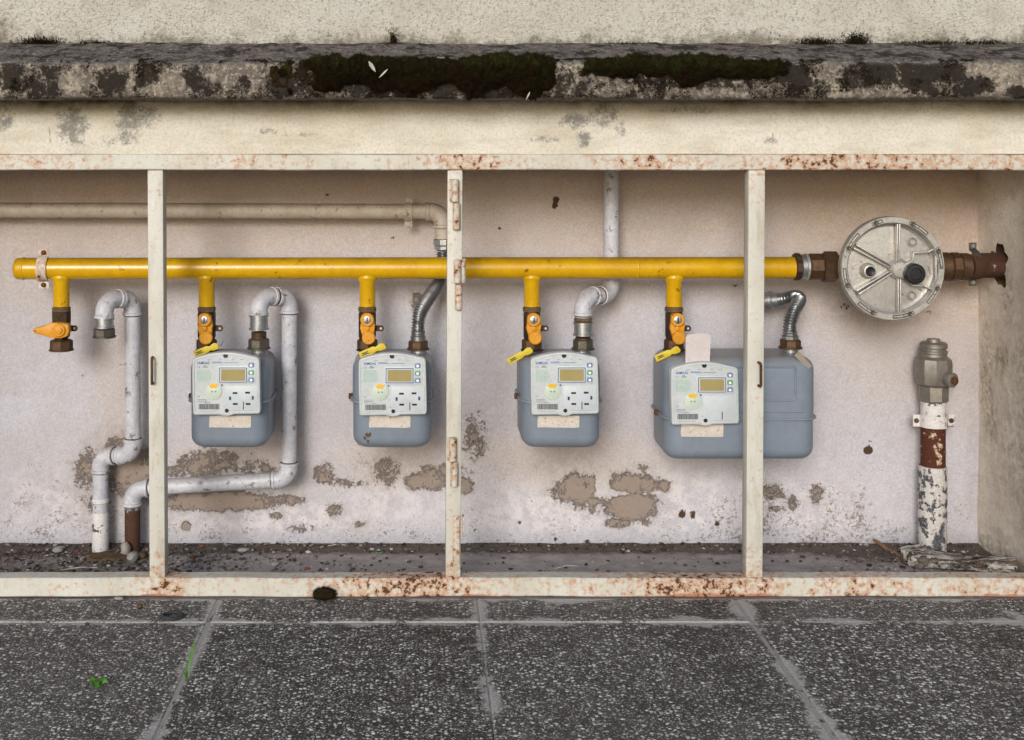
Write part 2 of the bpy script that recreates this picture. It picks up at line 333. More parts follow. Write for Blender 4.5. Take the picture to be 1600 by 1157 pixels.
    MT['moss'] = m_moss(); MT['pebble'] = m_pebble(); MT['wood'] = m_wood()
    MT['stone'] = m_simple('stone', '#8f8880', '#a39c93', .92, 0, 60, '#4f4740', .002)
    MT['mud'] = m_simple('brown_cement', '#4d3c26', '#604c31', .95, 0, 60, '#33281a', .002)
    MT['leaf'] = m_simple('leaf', '#41701f', '#355f1a', .5, 0, 60); MT['feather'] = m_simple('feather', '#b5b2ac', '#9c9890', .9, 0, 90)
    MT['rubber'] = m_simple('rubber', '#26282a', '#343638', .7, 0, 90)
    MT['inside'] = m_simple('hole_plaster', '#7a6450', '#8c745d', .95, 0, 60)
    MT['stick'] = m_simple('dry_stick', '#6b4c33', '#7f5d40', .9, 0, 60)
build_materials()

# ------------------------------------------------------------------ object helpers
def wloc(o):
    l = V((0, 0, 0))
    while o is not None: l += o.location; o = o.parent
    return l
def thing(name, label, cat, loc, group=None):
    o = bpy.data.objects.new(name, None); COL.objects.link(o); o.location = loc; o.empty_display_size = .02
    o['label'] = label; o['category'] = cat
    if group: o['group'] = group
    return o
def tag(o, label, cat, group=None):
    o['label'] = label; o['category'] = cat
    if group: o['group'] = group
    return o
def link_mesh(name, me, mat, parent=None, angle=32):
    if mat is not None: me.materials.append(MT[mat])
    if angle:
        me.polygons.foreach_set('use_smooth', [True]*len(me.polygons)); me.set_sharp_from_angle(angle=math.radians(angle))
    o = bpy.data.objects.new(name, me); COL.objects.link(o)
    if parent is not None:
        o.parent = parent; me.transform(Matrix.Translation(-wloc(parent)))
    else:      # one-mesh thing: origin at the middle of its base
        n = len(me.vertices); co = np.empty(n*3); me.vertices.foreach_get('co', co); co = co.reshape(-1, 3)
        b = V(((co[:, 0].min()+co[:, 0].max())/2, (co[:, 1].min()+co[:, 1].max())/2, co[:, 2].min()))
        me.transform(Matrix.Translation(-b)); o.location = b
    return o
def obj(name, bm, mat, parent=None, angle=32):
    bmesh.ops.recalc_face_normals(bm, faces=bm.faces[:])
    me = bpy.data.meshes.new(name); bm.to_mesh(me); bm.free()
    return link_mesh(name, me, mat, parent, angle)
def B(): return bmesh.new()
def box(bm, a, b, bev=0, seg=2):
    x0, y0, z0 = a; x1, y1, z1 = b
    vs = [bm.verts.new((x, y, z)) for x in (x0, x1) for y in (y0, y1) for z in (z0, z1)]
    fs = [bm.faces.new([vs[i] for i in q]) for q in ((0, 1, 3, 2), (4, 6, 7, 5), (0, 4, 5, 1), (2, 3, 7, 6), (0, 2, 6, 4), (1, 5, 7, 3))]
    if bev:
        es = list({e for f in fs for e in f.edges}); bmesh.ops.bevel(bm, geom=es, offset=bev, segments=seg, profile=.5, affect='EDGES')
    return bm
def tube(bm, path, rad, seg=20, caps=True):
    path = [V(p) for p in path]; n = len(path)
    rad = rad if isinstance(rad, (list, tuple, np.ndarray)) else [rad]*n
    tang = []
    for i in range(n):
        t = path[min(i+1, n-1)]-path[max(i-1, 0)]
        tang.append(t.normalized() if t.length > 1e-9 else tang[-1])
    u = tang[0].orthogonal().normalized(); rings = []
    for i in range(n):
        t = tang[i]; u = (u-t*u.dot(t)).normalized(); w = t.cross(u)
        rings.append([bm.verts.new(path[i]+(u*math.cos(a)+w*math.sin(a))*rad[i]) for a in (2*math.pi*k/seg for k in range(seg))])
    for a, b in zip(rings, rings[1:]):
        for k in range(seg): bm.faces.new((a[k], a[(k+1) % seg], b[(k+1) % seg], b[k]))
    if caps: bm.faces.new(rings[0][::-1]); bm.faces.new(rings[-1])
    return bm
def lathe(bm, prof, origin, axis, seg=24, phase=0):      # prof: (distance along axis, radius)
    origin = V(origin); axis = V(axis).normalized()
    u = V((0, 0, 1)) if abs(axis.z) < .9 else V((1, 0, 0)); u = (u-axis*u.dot(axis)).normalized(); w = axis.cross(u); rings = []
    for h, r in prof:
        if r < 1e-6: rings.append([bm.verts.new(origin+axis*h)])
        else: rings.append([bm.verts.new(origin+axis*h+(u*math.cos(a)+w*math.sin(a))*r) for a in (phase+2*math.pi*k/seg for k in range(seg))])
    for a, b in zip(rings, rings[1:]):
        for k in range(seg):
            q = [a[k % len(a)], a[(k+1) % seg % len(a)], b[(k+1) % seg % len(b)], b[k % len(b)]]
            q = list(dict.fromkeys(q))
            if len(q) > 2: bm.faces.new(q)
    if len(rings[0]) > 1: bm.faces.new(rings[0][::-1])
    if len(rings[-1]) > 1: bm.faces.new(rings[-1])
    return bm
def prism(bm, pts, y0, y1, bev=0):      # outline in x,z pulled from y0 (front) to y1
    f = bm.faces.new([bm.verts.new((x, y0, z)) for x, z in pts])
    r = bmesh.ops.extrude_face_region(bm, geom=[f]); vs = [g for g in r['geom'] if isinstance(g, bmesh.types.BMVert)]
    bmesh.ops.translate(bm, verts=vs, vec=(0, y1-y0, 0))
    if bev: bmesh.ops.bevel(bm, geom=[e for e in bm.edges if all(abs(v.co.y-y0) < 1e-7 for v in e.verts)], offset=bev, segments=2, profile=.5, affect='EDGES')
    return bm
def rrect(cx, cz, w, h, r, n=4):
    pts = []
    for sx, sz, a0 in ((1, 1, 0), (-1, 1, 90), (-1, -1, 180), (1, -1, 270)):
        for k in range(n+1):
            a = math.radians(a0+90*k/n); pts.append((cx+sx*(w/2-r)+r*math.cos(a), cz+sz*(h/2-r)+r*math.sin(a)))
    return pts
def circ(cx, cz, r, n=20): return [(cx+r*math.cos(2*math.pi*k/n), cz+r*math.sin(2*math.pi*k/n)) for k in range(n)]
def grid_mesh(name, pts, attrs, flip=False):      # pts: (nv, nu, 3) array
    nv, nu = pts.shape[:2]; idx = np.arange(nv*nu).reshape(nv, nu)
    q = np.stack([idx[:-1, :-1], idx[:-1, 1:], idx[1:, 1:], idx[1:, :-1]], -1).reshape(-1, 4)
    if flip: q = q[:, ::-1]
    me = bpy.data.meshes.new(name); me.from_pydata(pts.reshape(-1, 3).tolist(), [], q.tolist())
    for k, a in attrs.items():
        at = me.attributes.new(k, 'FLOAT', 'POINT'); at.data.foreach_set('value', np.clip(np.asarray(a, np.float32), 0, 1).ravel())
    return me
def blobs(px, py, L):      # soft stain masks placed on the wall
    m = np.zeros_like(px)
    for cx, cy, rx, ry, s in L: m = np.maximum(m, s*np.exp(-(((px-cx)/rx)**2+((py-cy)/ry)**2)**1.5*.7))
    return m

# ------------------------------------------------------------------ ground and paving
bm = B(); f = bm.faces.new([bm.verts.new(p) for p in ((-40, -60, -.03), (40, -60, -.03), (40, 20, -.03), (-40, 20, -.03))])
g = obj('ground', bm, 'ground', None, 0); g['kind'] = 'structure'
bm = B(); box(bm, (-2.92, -2.66, -.028), (3.14, -.0055, -.0025))
pave = obj('pavement', bm, 'mortar', None, 0); pave['kind'] = 'structure'
def paver_mesh(w, d):
    bm = B(); lay = None; hw, hd = w/2, d/2; ins = min(.034, d*.3)
    rings = [[(-hw, -hd), (hw, -hd), (hw, hd), (-hw, hd)]]
    def ring(off, z): return [bm.verts.new((sx*(hw-off), sy*(hd-off), z)) for sx, sy in ((-1, -1), (1, -1), (1, 1), (-1, 1))]
    R = [ring(0, -.02), ring(0, -.0018), ring(.0022, 0), ring(ins, 0)]
    for a, b in zip(R, R[1:]):
        for k in range(4): bm.faces.new((a[k], a[(k+1) % 4], b[(k+1) % 4], b[k]))
    bm.faces.new(R[-1]); bm.faces.new(R[0][::-1])
    me = bpy.data.meshes.new('paver'); bm.verts.index_update(); bm.to_mesh(me); bm.free()
    at = me.attributes.new('edge', 'FLOAT', 'POINT'); at.data.foreach_set('value', [0]*8+[.0022]*4+[.034]*4)
    me.materials.append(MT['paver']); return me
pm_full, pm_cut = paver_mesh(.4955, .4955), paver_mesh(.4955, .1205)
for i in range(12):
    cx = -.388-.25-2.0+.5*i+.002*math.sin(i*3)
    for r in range(6):
        o = bpy.data.objects.new('paver', pm_cut if r == 0 else pm_full); COL.objects.link(o); o.parent = pave
        y = -.0665 if r == 0 else -.128-.25-.5*(r-1)
        o.location = V((cx+.25*0, y, random.uniform(-.0012, .0012)))-pave.location
        o.rotation_euler = (random.uniform(-.002, .002), random.uniform(-.002, .002), random.uniform(-.003, .003))

# ------------------------------------------------------------------ the wall with its niche
YB = .324; XR = 1.232; XL = -1.115; ZC = .8625
wall = thing('building_wall', 'weathered plastered wall with mossy ledge above a long low recess', 'wall', (0, .2, 0))
# back of the niche
nu, nv = 470, 180
xs = np.linspace(XL-.02, XR+.02, nu); zs = np.linspace(-.01, ZC+.02, nv); gx, gz = np.meshgrid(xs, zs)
px = 655+gx*F/(CAM_D+YB); py = 250-(gz-CAM_Z)*F/(CAM_D+YB)
peel = blobs(px, py, [(140, 735, 26, 34, .62), (205, 735, 45, 40, .8), (190, 700, 30, 22, .6), (150, 790, 25, 30, .45), (330, 722, 60, 20, .62), (300, 735, 50, 12, .66),
    (400, 733, 40, 14, .55), (340, 783, 105, 16, .85), (445, 781, 38, 9, .66), (522, 796, 14, 13, .62), (470, 826, 26, 8, .55), (430, 806, 14, 6, .55),
    (508, 742, 22, 18, .62), (545, 755, 30, 8, .58), (605, 738, 25, 22, .58), (668, 752, 40, 16, .78), (695, 735, 40, 12, .6), (722, 760, 18, 14, .8), (742, 685, 22, 40, .5),
    (945, 782, 62, 24, .62), (905, 765, 34, 26, .85), (935, 785, 24, 14, .75), (985, 757, 44, 18, .85), (985, 790, 42, 24, .95), (965, 818, 22, 9, .75), (1035, 760, 16, 10, .62), (1010, 817, 9, 7, .6),
    (870, 770, 16, 16, .5), (1205, 768, 24, 16, .6), (1240, 785, 9, 14, .58), (1275, 772, 12, 18, .6), (1210, 795, 18, 6, .56), (290, 822, 7, 7, .9), (562, 820, 16, 7, .5), (655, 470, 14, 22, .5), (1010, 730, 20, 10, .4)])
# bare islands of paint inside the big patch
peel -= .5*blobs(px, py, [(942, 760, 10, 22, 1), (955, 772, 26, 6, 1), (938, 792, 8, 5, 1)])
speck = np.clip((py-690)/150, 0, 1)*.75+blobs(px, py, [(1240, 800, 130, 60, .5), (740, 680, 60, 60, .5), (560, 715, 90, 30, .45), (80, 780, 120, 60, .35), (1350, 790, 120, 80, .3)])
grime = blobs(px, py, [(880, 725, 60, 22, .55), (620, 725, 60, 22, .45), (360, 725, 70, 16, .5), (215, 600, 22, 110, .4), (200, 690, 60, 30, .6), (150, 760, 40, 60, .6), (1345, 480, 60, 25, .6),
    (1440, 490, 40, 18, .45), (1150, 735, 80, 14, .4), (460, 600, 14, 130, .3), (330, 795, 110, 14, .6), (200, 790, 70, 40, .5), (1455, 860, 90, 30, .6), (1525, 700, 16, 160, .45), (700, 470, 20, 20, .6)])
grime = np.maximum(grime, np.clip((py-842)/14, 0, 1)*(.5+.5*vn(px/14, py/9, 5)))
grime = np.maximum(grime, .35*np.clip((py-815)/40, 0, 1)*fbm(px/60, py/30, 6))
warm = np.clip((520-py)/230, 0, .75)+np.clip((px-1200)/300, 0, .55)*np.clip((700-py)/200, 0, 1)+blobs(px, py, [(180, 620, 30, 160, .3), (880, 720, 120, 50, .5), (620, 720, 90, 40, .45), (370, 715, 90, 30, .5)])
spot = blobs(px, py, [(869, 312, 6, 5, .9), (867, 322, 5, 5, .9), (1356, 704, 8, 7, .95), (1360, 690, 4, 4, .7), (781, 357, 4, 4, .7), (512, 305, 4, 4, .7), (1065, 803, 8, 8, .7), (1082, 804, 6, 8, .7), (1120, 818, 6, 5, .7), (812, 817, 4, 4, .7), (742, 828, 4, 4, .6), (1148, 447, 7, 4, .55), (615, 372, 8, 4, .55), (1320, 480, 10, 7, .55), (1450, 488, 8, 6, .5), (918, 848, 5, 5, .8), (868, 843, 4, 4, .8), (130, 587, 4, 4, .6), (195, 570, 12, 3, .5)])
salt = blobs(px, py, [(420, 810, 180, 22, .9), (620, 790, 90, 30, .7), (850, 800, 110, 40, .8), (1080, 790, 110, 50, .8), (1280, 800, 90, 50, .7), (100, 790, 110, 50, .6)])
dy = (fbm(gx*3, gz*3, 1)-.5)*.007+(fbm(gx*16, gz*16, 2)-.5)*.002
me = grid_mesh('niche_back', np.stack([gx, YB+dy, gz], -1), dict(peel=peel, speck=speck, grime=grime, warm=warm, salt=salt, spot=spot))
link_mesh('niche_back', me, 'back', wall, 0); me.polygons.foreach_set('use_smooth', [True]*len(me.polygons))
# side walls (piers); the right one has a broken hole where the supply pipe enters
def pier(name, xin, xout, hole=None):
    nu, nv = 150, 400
    ys = np.linspace(.002, YB+.02, nu); zs = np.linspace(-.01, ZC+.01, nv); gy, gz = np.meshgrid(ys, zs)
    d = (fbm(gy*6, gz*6, 11)-.5)*.008+(fbm(gy*30, gz*30, 12)-.5)*.002; d = d*np.clip(gy/.03, 0, 1)
    sc = np.zeros_like(gy)
    if hole:
        pz = 250-(gz-CAM_Z)*F/(CAM_D+gy); sc = blobs(gy/YB*100, pz, [(85, 590, 10, 70, .8), (60, 560, 14, 25, .7), (75, 660, 12, 40, .6), (40, 700, 30, 120, .45), (55, 470, 8, 50, .6), (90, 870, 30, 30, .7), (30, 800, 14, 40, .5)])
    sc = np.maximum(sc, np.clip((.05-gz)/.05, 0, 1)*.8)
    me = grid_mesh(name, np.stack([xin+d*(1 if hole else -1), gy, gz], -1), dict(scuff=sc), flip=bool(hole))
    bm = B(); bm.from_mesh(me)
    if hole:
        kill = []
        for f in bm.faces:
            c = f.calc_center_median(); a = math.atan2(c.z-hole[1], c.y-hole[0])
            if math.hypot(c.y-hole[0], (c.z-hole[1])*.82) < hole[2]*(1+.16*math.sin(3*a+1)+.12*math.sin(5*a)+.08*math.sin(9*a+2)): kill.append(f)
        bmesh.ops.delete(bm, geom=kill, context='FACES')
    # front face and outer block
    for q in (((xin, .002, -.01), (xout, .002, -.01), (xout, .002, ZC), (xin, .002, ZC)), ((xout, .002, -.01), (xout, .6, -.01), (xout, .6, ZC), (xout, .002, ZC)), ((xin, .6, -.01), (xout, .6, -.01), (xout, .6, ZC), (xin, .6, ZC))):
        bm.faces.new([bm.verts.new(p) for p in q])
    me2 = bpy.data.meshes.new(name); bm.to_mesh(me2); bm.free()
    if hole:
        co = np.array([v.co[:] for v in me2.vertices]); pz = 250-(co[:, 2]-CAM_Z)*F/(CAM_D+co[:, 1])
        sv = blobs(co[:, 1]/YB*100, pz, [(88, 590, 10, 80, .9), (66, 560, 14, 30, .9), (80, 660, 12, 45, .8), (40, 700, 30, 120, .6), (58, 470, 8, 50, .8), (90, 870, 40, 40, .9), (30, 800, 14, 40, .6), (40, 560, 20, 50, .6)])
        sv = np.maximum(sv, np.clip((.05-co[:, 2])/.05, 0, 1)*.9)
        at = me2.attributes.get('scuff') or me2.attributes.new('scuff', 'FLOAT', 'POINT'); at.data.foreach_set('value', sv.astype(np.float32))
    o = link_mesh(name, me2, 'side', wall, 40); return o
HOLE = (.228, .628, .036)
pier('niche_side_wall', XR, 3.6, HOLE)
pier('niche_side_wall', XL, -3.4)
bm = B(); lathe(bm, [(0, .060), (.03, .050), (.031, 0)], (XR+.006, HOLE[0], HOLE[1]), (1, 0, 0), 24)
bmesh.ops.delete(bm, geom=[f for f in bm.faces if len(f.verts) > 4], context='FACES'); obj('hole_lining', bm, 'inside', wall)
bm = B(); box(bm, (XL-.02, .02, ZC+.0006), (XR+.02, .6, ZC+.09)); obj('niche_ceiling', bm, 'pier', wall, 0)
# lintel face
ZS = Z(158.5, 0)      # underside of the ledge
nu, nv = 700, 40
xs = np.linspace(-3.4, 3.6, nu); zs = np.linspace(ZC-.001, ZS+.02, nv); gx, gz = np.meshgrid(xs, zs); px = 655+gx*F/CAM_D; py = 250-(gz-CAM_Z)*F/CAM_D
mould = blobs(px, py, [(8, 188, 16, 26, .62), (112, 196, 26, 32, .72), (120, 215, 14, 22, .6), (200, 190, 22, 38, .68), (228, 180, 22, 20, .62), (170, 220, 16, 12, .5), (420, 205, 22, 6, .55), (470, 212, 30, 5, .5),
    (900, 190, 26, 14, .72), (850, 218, 26, 7, .6), (912, 218, 14, 18, .62), (945, 180, 30, 24, .6), (970, 200, 10, 20, .55), (1205, 220, 12, 7, .6), (1190, 207, 8, 5, .55), (1085, 172, 60, 8, .5)])
algae = np.clip((182-py)/24, 0, 1)*(.55+.8*fbm(px/40, py/60, 21))*np.clip(.75+.3*np.sin(px/170+.5)+.3*np.sin(px/61), .45, 1)
dy = (fbm(gx*5, gz*5, 22)-.5)*.005+(fbm(gx*30, gz*30, 23)-.5)*.0012
me = grid_mesh('lintel', np.stack([gx, .0035+dy, gz], -1), dict(mould=mould, algae=algae)); link_mesh('lintel', me, 'lintel', wall, 0); me.polygons.foreach_set('use_smooth', [True]*len(me.polygons))
bm = B(); bm.faces.new([bm.verts.new(p) for p in ((-3.4, .001, ZC-.001), (3.6, .001, ZC-.001), (3.6, .05, ZC-.001), (-3.4, .05, ZC-.001))]); obj('lintel_soffit', bm, 'pier', wall, 0)
# ledge: sloped top, rounded nose, front face, underside
PROF = [(.060, 1.0845), (.03, 1.0745), (.0, 1.0645), (-.03, 1.0545), (-.06, 1.0445), (-.085, 1.0365), (-.095, 1.032), (-.1, 1.025), (-.101, 1.015), (-.1005, 1.003), (-.1, .991), (-.1, .98), (-.0995, .970), (-.097, .9655), (-.09, .964), (-.06, .964), (-.02, .9645), (.02, .965)]
def refine(pr, n):
    a = np.array(pr); d = np.r_[0, np.cumsum(np.hypot(*np.diff(a, axis=0).T))]; t = np.linspace(0, d[-1], n)
    return np.stack([np.interp(t, d, a[:, 0]), np.interp(t, d, a[:, 1])], 1), t
prof, arc = refine(PROF, 64)
xs = np.linspace(-3.4, 3.6, 900); GX, T = np.meshgrid(xs, arc); PY = np.interp(T, arc, prof[:, 0]); PZ = np.interp(T, arc, prof[:, 1])
tn = np.gradient(prof, axis=0); nrm = np.stack([-tn[:, 1], tn[:, 0]], 1); nrm /= np.linalg.norm(nrm, axis=1)[:, None]
if nrm[40, 0] > 0: nrm = -nrm
NY = np.interp(T, arc, nrm[:, 0]); NZ = np.interp(T, arc, nrm[:, 1])
def ledge_rough(GX, T): return (fbm(GX*9, T*9, 31)-.5)*.008+(fbm(GX*45, T*45, 32)-.5)*.005+(fbm(GX*150, T*150, 33)-.5)*.002
R_ = ledge_rough(GX, T)
PYl = PY+NY*R_; PZl = PZ+NZ*R_
px = 655+GX*F/2.3; py = 250-(PZ-CAM_Z)*F/2.3
front = (PY < -.094)
lich = front*(blobs(px, py, [(20, 120, 28, 26, .75), (60, 140, 40, 18, .7), (75, 115, 20, 20, .6), (175, 130, 24, 20, .85), (230, 118, 20, 20, .8), (305, 125, 18, 26, .8), (330, 140, 18, 14, .6), (380, 130, 16, 12, .5), (440, 130, 24, 26, .9), (475, 125, 16, 26, .8),
    (890, 148, 30, 6, .5), (1000, 145, 100, 10, .4), (1240, 120, 30, 30, .8), (1290, 135, 16, 18, .6), (1330, 120, 20, 20, .7), (1370, 115, 40, 22, .85), (1440, 118, 36, 28, .95), (1490, 115, 18, 20, .8), (1530, 135, 26, 16, .9), (1590, 145, 20, 10, .9), (1480, 145, 60, 8, .6), (700, 130, 240, 40, .7), (1080, 110, 140, 30, .7)])+.12)
pale = front*blobs(px, py, [(10, 130, 30, 20, .8), (110, 135, 14, 14, .7), (230, 125, 40, 20, .5), (880, 120, 24, 30, .8), (1300, 140, 22, 14, .7), (1420, 135, 30, 18, .6), (1560, 120, 30, 20, .6), (480, 130, 14, 20, .7)])
topm = np.clip((PZ-1.027)/.008, 0, 1)
me = grid_mesh('ledge', np.stack([GX, PYl, PZl], -1), dict(lichen=lich, pale=pale, top=topm)); ledge = link_mesh('ledge', me, 'ledge', wall, 0); me.polygons.foreach_set('use_smooth', [True]*len(me.polygons))
# upper wall
nu, nv = 500, 60
xs = np.linspace(-3.4, 3.6, nu); zs = np.linspace(1.06, 1.9, nv); gx, gz = np.meshgrid(xs, zs)
low = np.clip((1.135-gz)/.06, 0, 1)*(.5+.6*fbm(gx*9, gz*9, 41))
px = 655+gx*F/2.45; low = np.maximum(low, np.clip((60-px)/60, 0, .8)*np.clip((1.16-gz)/.05, 0, 1))
dy = (fbm(gx*4, gz*4, 42)-.5)*.01
me = grid_mesh('upper_wall', np.stack([gx, .048+dy, gz], -1), dict(low=low)); link_mesh('upper_wall', me, 'render', wall, 0); me.polygons.foreach_set('use_smooth', [True]*len(me.polygons))
bm = B(); box(bm, (-3.4, .07, ZC+.1), (3.6, .6, 1.9)); obj('wall_core', bm, 'pier', wall, 0)
bm = B(); box(bm, (XL-.03, YB+.012, -.02), (XR+.03, .6, ZC-.002)); obj('wall_core', bm, 'pier', wall, 0)

# niche floor
nu, nv = 320, 60
xs = np.linspace(XL-.02, XR+.02, nu); ys = np.linspace(-.0045, YB+.02, nv); gx, gy = np.meshgrid(xs, ys)
px = 655+gx*F/(CAM_D+gy)
soil = np.clip((gy-.235)/.05, 0, 1)*.8+np.clip((330-px)/260, 0, .55)+np.clip((px-1260)/120, 0, .6)*np.clip((gy-.12)/.1, .2, 1)
gz = (fbm(gx*7, gy*7, 51)-.5)*.006+(fbm(gx*40, gy*40, 52)-.5)*.003-.001; gz = np.where(gy < .05, -.002, gz)
gz += np.clip((gy-.285)/.04, 0, 1)*.006
me = grid_mesh('niche_floor', np.stack([gx, gy, gz], -1), dict(soil=soil)); nf = link_mesh('niche_floor', me, 'floor', None, 0); nf['kind'] = 'structure'; me.polygons.foreach_set('use_smooth', [True]*len(me.polygons))

# ------------------------------------------------------------------ moss on the ledge
MX = [405, 425, 450, 470, 484, 500, 530, 560, 598, 640, 690, 740, 800, 840, 858, 876, 893, 915, 940, 965, 1000, 1060, 1100, 1150, 1195, 1225, 1250]
MH = [0, .22, .3, .2, .3, .75, .9, .85, .5, .62, .85, 1, 1, .85, .6, 0, 0, .35, .65, .95, .8, .85, .95, .85, .65, .45, 0]
def moss_h(x, t):      # thickness of the cushion at wall position x, distance t down the ledge profile
    p = 655+x*F/2.3
    t0 = .152+.014*(fbm(x*22, x*0+3, 61)-.5)*2; t1 = np.where(p > 880, .206, .227)+.022*(fbm(x*30, x*0+8, 62)-.5)*2
    v = np.clip((t-t0)/.018, 0, 1)*np.clip((t1-t)/.02, 0, 1)
    m = np.interp(p, MX, MH)
    k = m*v*(.05+.8*fbm(x*24, t*24, 63)+.75*fbm(x*75, t*75, 65))-.20
    return np.clip(k, 0, 1)**.6*.026
xs = np.linspace(X(398, -.1), X(1256, -.1), 580); ts = np.linspace(.13, .242, 80); mx, mt = np.meshgrid(xs, ts)
def on_ledge(x, t, h):
    y = np.interp(t, arc, prof[:, 0]); z = np.interp(t, arc, prof[:, 1]); ny = np.interp(t, arc, nrm[:, 0]); nz = np.interp(t, arc, nrm[:, 1])
    r = ledge_rough(x, t)+h; return np.stack([x, y+ny*r, z+nz*r], -1), np.stack([x*0, ny, nz], -1)
H = moss_h(mx, mt); lum = H*(.7+.6*vn(mx*160, mt*160, 64))
Pm, Nm = on_ledge(mx, mt, np.where(H > 0, lum, -.003))
verts = Pm.reshape(-1, 3); idx = np.arange(mx.size).reshape(mx.shape)
q = np.stack([idx[:-1, :-1], idx[:-1, 1:], idx[1:, 1:], idx[1:, :-1]], -1).reshape(-1, 4); q = q[(H.ravel()[q] > 0).any(1)]
up = list(np.clip((Pm[..., 2].ravel()-.985)/.06, 0, 1))
vl = verts.tolist(); fl = q.tolist()
def add_blades(n, sx, st, up0=None):
    h = moss_h(sx, st); keep = h > .004; sx, st, h = sx[keep], st[keep], h[keep]
    p, nn = on_ledge(sx, st, h*(.7+.6*vn(sx*160, st*160, 64))-.001)
    k = len(sx); d = nn*1+rng.normal(0, .55, (k, 3))+np.array([0, 0, .25]); d /= np.linalg.norm(d, axis=1)[:, None]
    ln = rng.uniform(.003, .0085, k)[:, None]; w = np.cross(d, rng.normal(0, 1, (k, 3))); w /= np.linalg.norm(w, axis=1)[:, None]; w *= rng.uniform(.0004, .0009, k)[:, None]
    base = len(vl); tri = np.concatenate([p-w, p+w, p+d*ln], 1).reshape(-1, 3)
    vl.extend(tri.tolist()); fl.extend((base+np.arange(k*3).reshape(-1, 3)).tolist())
    u = np.clip((p[:, 2]-.985)/.06, 0, 1)+rng.normal(0, .28, k); up.extend(np.repeat(np.clip(u, 0, 1), 3).tolist())
add_blades(0, rng.uniform(xs[0], xs[-1], 170000), rng.uniform(.135, .24, 170000))
def add_crust(n):      # thin dry moss growing on the lichen stains
    x = rng.uniform(X(-60, -.1), X(1700, -.1), n); t = rng.uniform(.150, .232, n)
    p = 655+x*F/2.3; w_ = fbm(x*30, t*30, 66)+.35*fbm(x*110, t*110, 67)+.16*np.interp(p, [-60, 380, 480, 870, 1250, 1300, 1480, 1700], [0, .2, 1, .7, 1, .3, .5, .2])
    k_ = w_ > .86; x, t = x[k_], t[k_]; q_, nn = on_ledge(x, t, x*0-.0005); k = len(x)
    d = nn+rng.normal(0, .7, (k, 3)); d /= np.linalg.norm(d, axis=1)[:, None]; ww = np.cross(d, rng.normal(0, 1, (k, 3))); ww /= np.linalg.norm(ww, axis=1)[:, None]; ww *= rng.uniform(.0005, .0012, k)[:, None]
    base = len(vl); vl.extend(np.concatenate([q_-ww, q_+ww, q_+d*rng.uniform(.002, .0045, k)[:, None]], 1).reshape(-1, 3).tolist()); fl.extend((base+np.arange(k*3).reshape(-1, 3)).tolist()); up.extend(np.repeat(rng.uniform(-.3, .25, k), 3).tolist())
add_crust(150000)
# scattered tufts at the foot of the upper wall
def tuft(cx, cy, cz, rx, rz, n, dirv=(0, -.6, .8), size=.008):
    base = len(vl); k = n
    p = np.stack([cx+rng.normal(0, rx, k), cy+rng.normal(0, .004, k), cz+np.abs(rng.normal(0, rz, k))], 1)
    d = np.array(dirv)+rng.normal(0, .6, (k, 3)); d /= np.linalg.norm(d, axis=1)[:, None]
    w = np.cross(d, rng.normal(0, 1, (k, 3))); w /= np.linalg.norm(w, axis=1)[:, None]; w *= .0009
    vl.extend(np.concatenate([p-w, p+w, p+d*size], 1).reshape(-1, 3).tolist()); fl.extend((base+np.arange(k*3).reshape(-1, 3)).tolist()); up.extend(rng.uniform(0, .3, k*3).tolist())
for tx, rx, rz, n in ((62, .022, .006, 900), (150, .02, .003, 250), (615, .004, .012, 300), (1275, .02, .005, 700), (1338, .012, .010, 800), (1450, .03, .003, 350), (1535, .03, .003, 350), (980, .03, .001, 120)):
    tuft(X(tx, .045), .042, 1.0785, rx, rz, n, size=.005)
me = bpy.data.meshes.new('moss'); me.from_pydata(vl, [], fl); at = me.attributes.new('up', 'FLOAT', 'POINT'); at.data.foreach_set('value', np.array(up, np.float32))
mo = link_mesh('moss', me, 'moss', None, 0); mo['kind'] = 'stuff'; tag(mo, 'dark green and brown moss cushions on the concrete ledge', 'moss')

# ------------------------------------------------------------------ steel frame
FY0, FY1 = -.004, .031
frame = thing('steel_frame', 'cream painted steel door frame with rust spots closing the recess', 'frame', (0, .014, 0))
def rail(name, z0, z1, mat, primer=False):
    n = 260; bm = B(); bv = .002
    sec = [(FY0+bv, z0), (FY0, z0+bv), (FY0, z0+(z1-z0)*.3), (FY0, z1-bv), (FY0+bv, z1), (FY1, z1), (FY1, z0)]
    x0, x1 = XL+.004, XR-.010; rings = []
    for i in range(n+1):
        x = x0+(x1-x0)*i/n; w = .0007*math.sin(x*9)+.0005*math.sin(x*31)
        rings.append([bm.verts.new((x, y+w, z+w*.6)) for y, z in sec])
    for a, b in zip(rings, rings[1:]):
        for k in range(len(sec)): bm.faces.new((a[k], a[(k+1) % len(sec)], b[(k+1) % len(sec)], b[k]))
    bm.faces.new(rings[0]); bm.faces.new(rings[-1][::-1]); bmesh.ops.recalc_face_normals(bm, faces=bm.faces[:])
    me = bpy.data.meshes.new(name); bm.to_mesh(me); bm.free()
    at = me.attributes.new('primer', 'FLOAT', 'POINT')
    pxs = np.array([655+v.co.x*804 for v in me.vertices]); zz = np.array([v.co.z for v in me.vertices])
    xr = np.interp(pxs, [-300, 180, 230, 280, 330, 700, 740, 1000, 1050, 1180, 1260, 1470, 1560, 1700], [.2, .3, .9, .9, .2, .6, .9, .3, 1, 1, .3, .3, 1, .6])
    at.data.foreach_set('value', (xr*np.clip(1.25-(zz-z0)/.014, 0, 1)*(1 if primer else 0)).astype(np.float32))
    return link_mesh(name, me, mat, frame, 30)
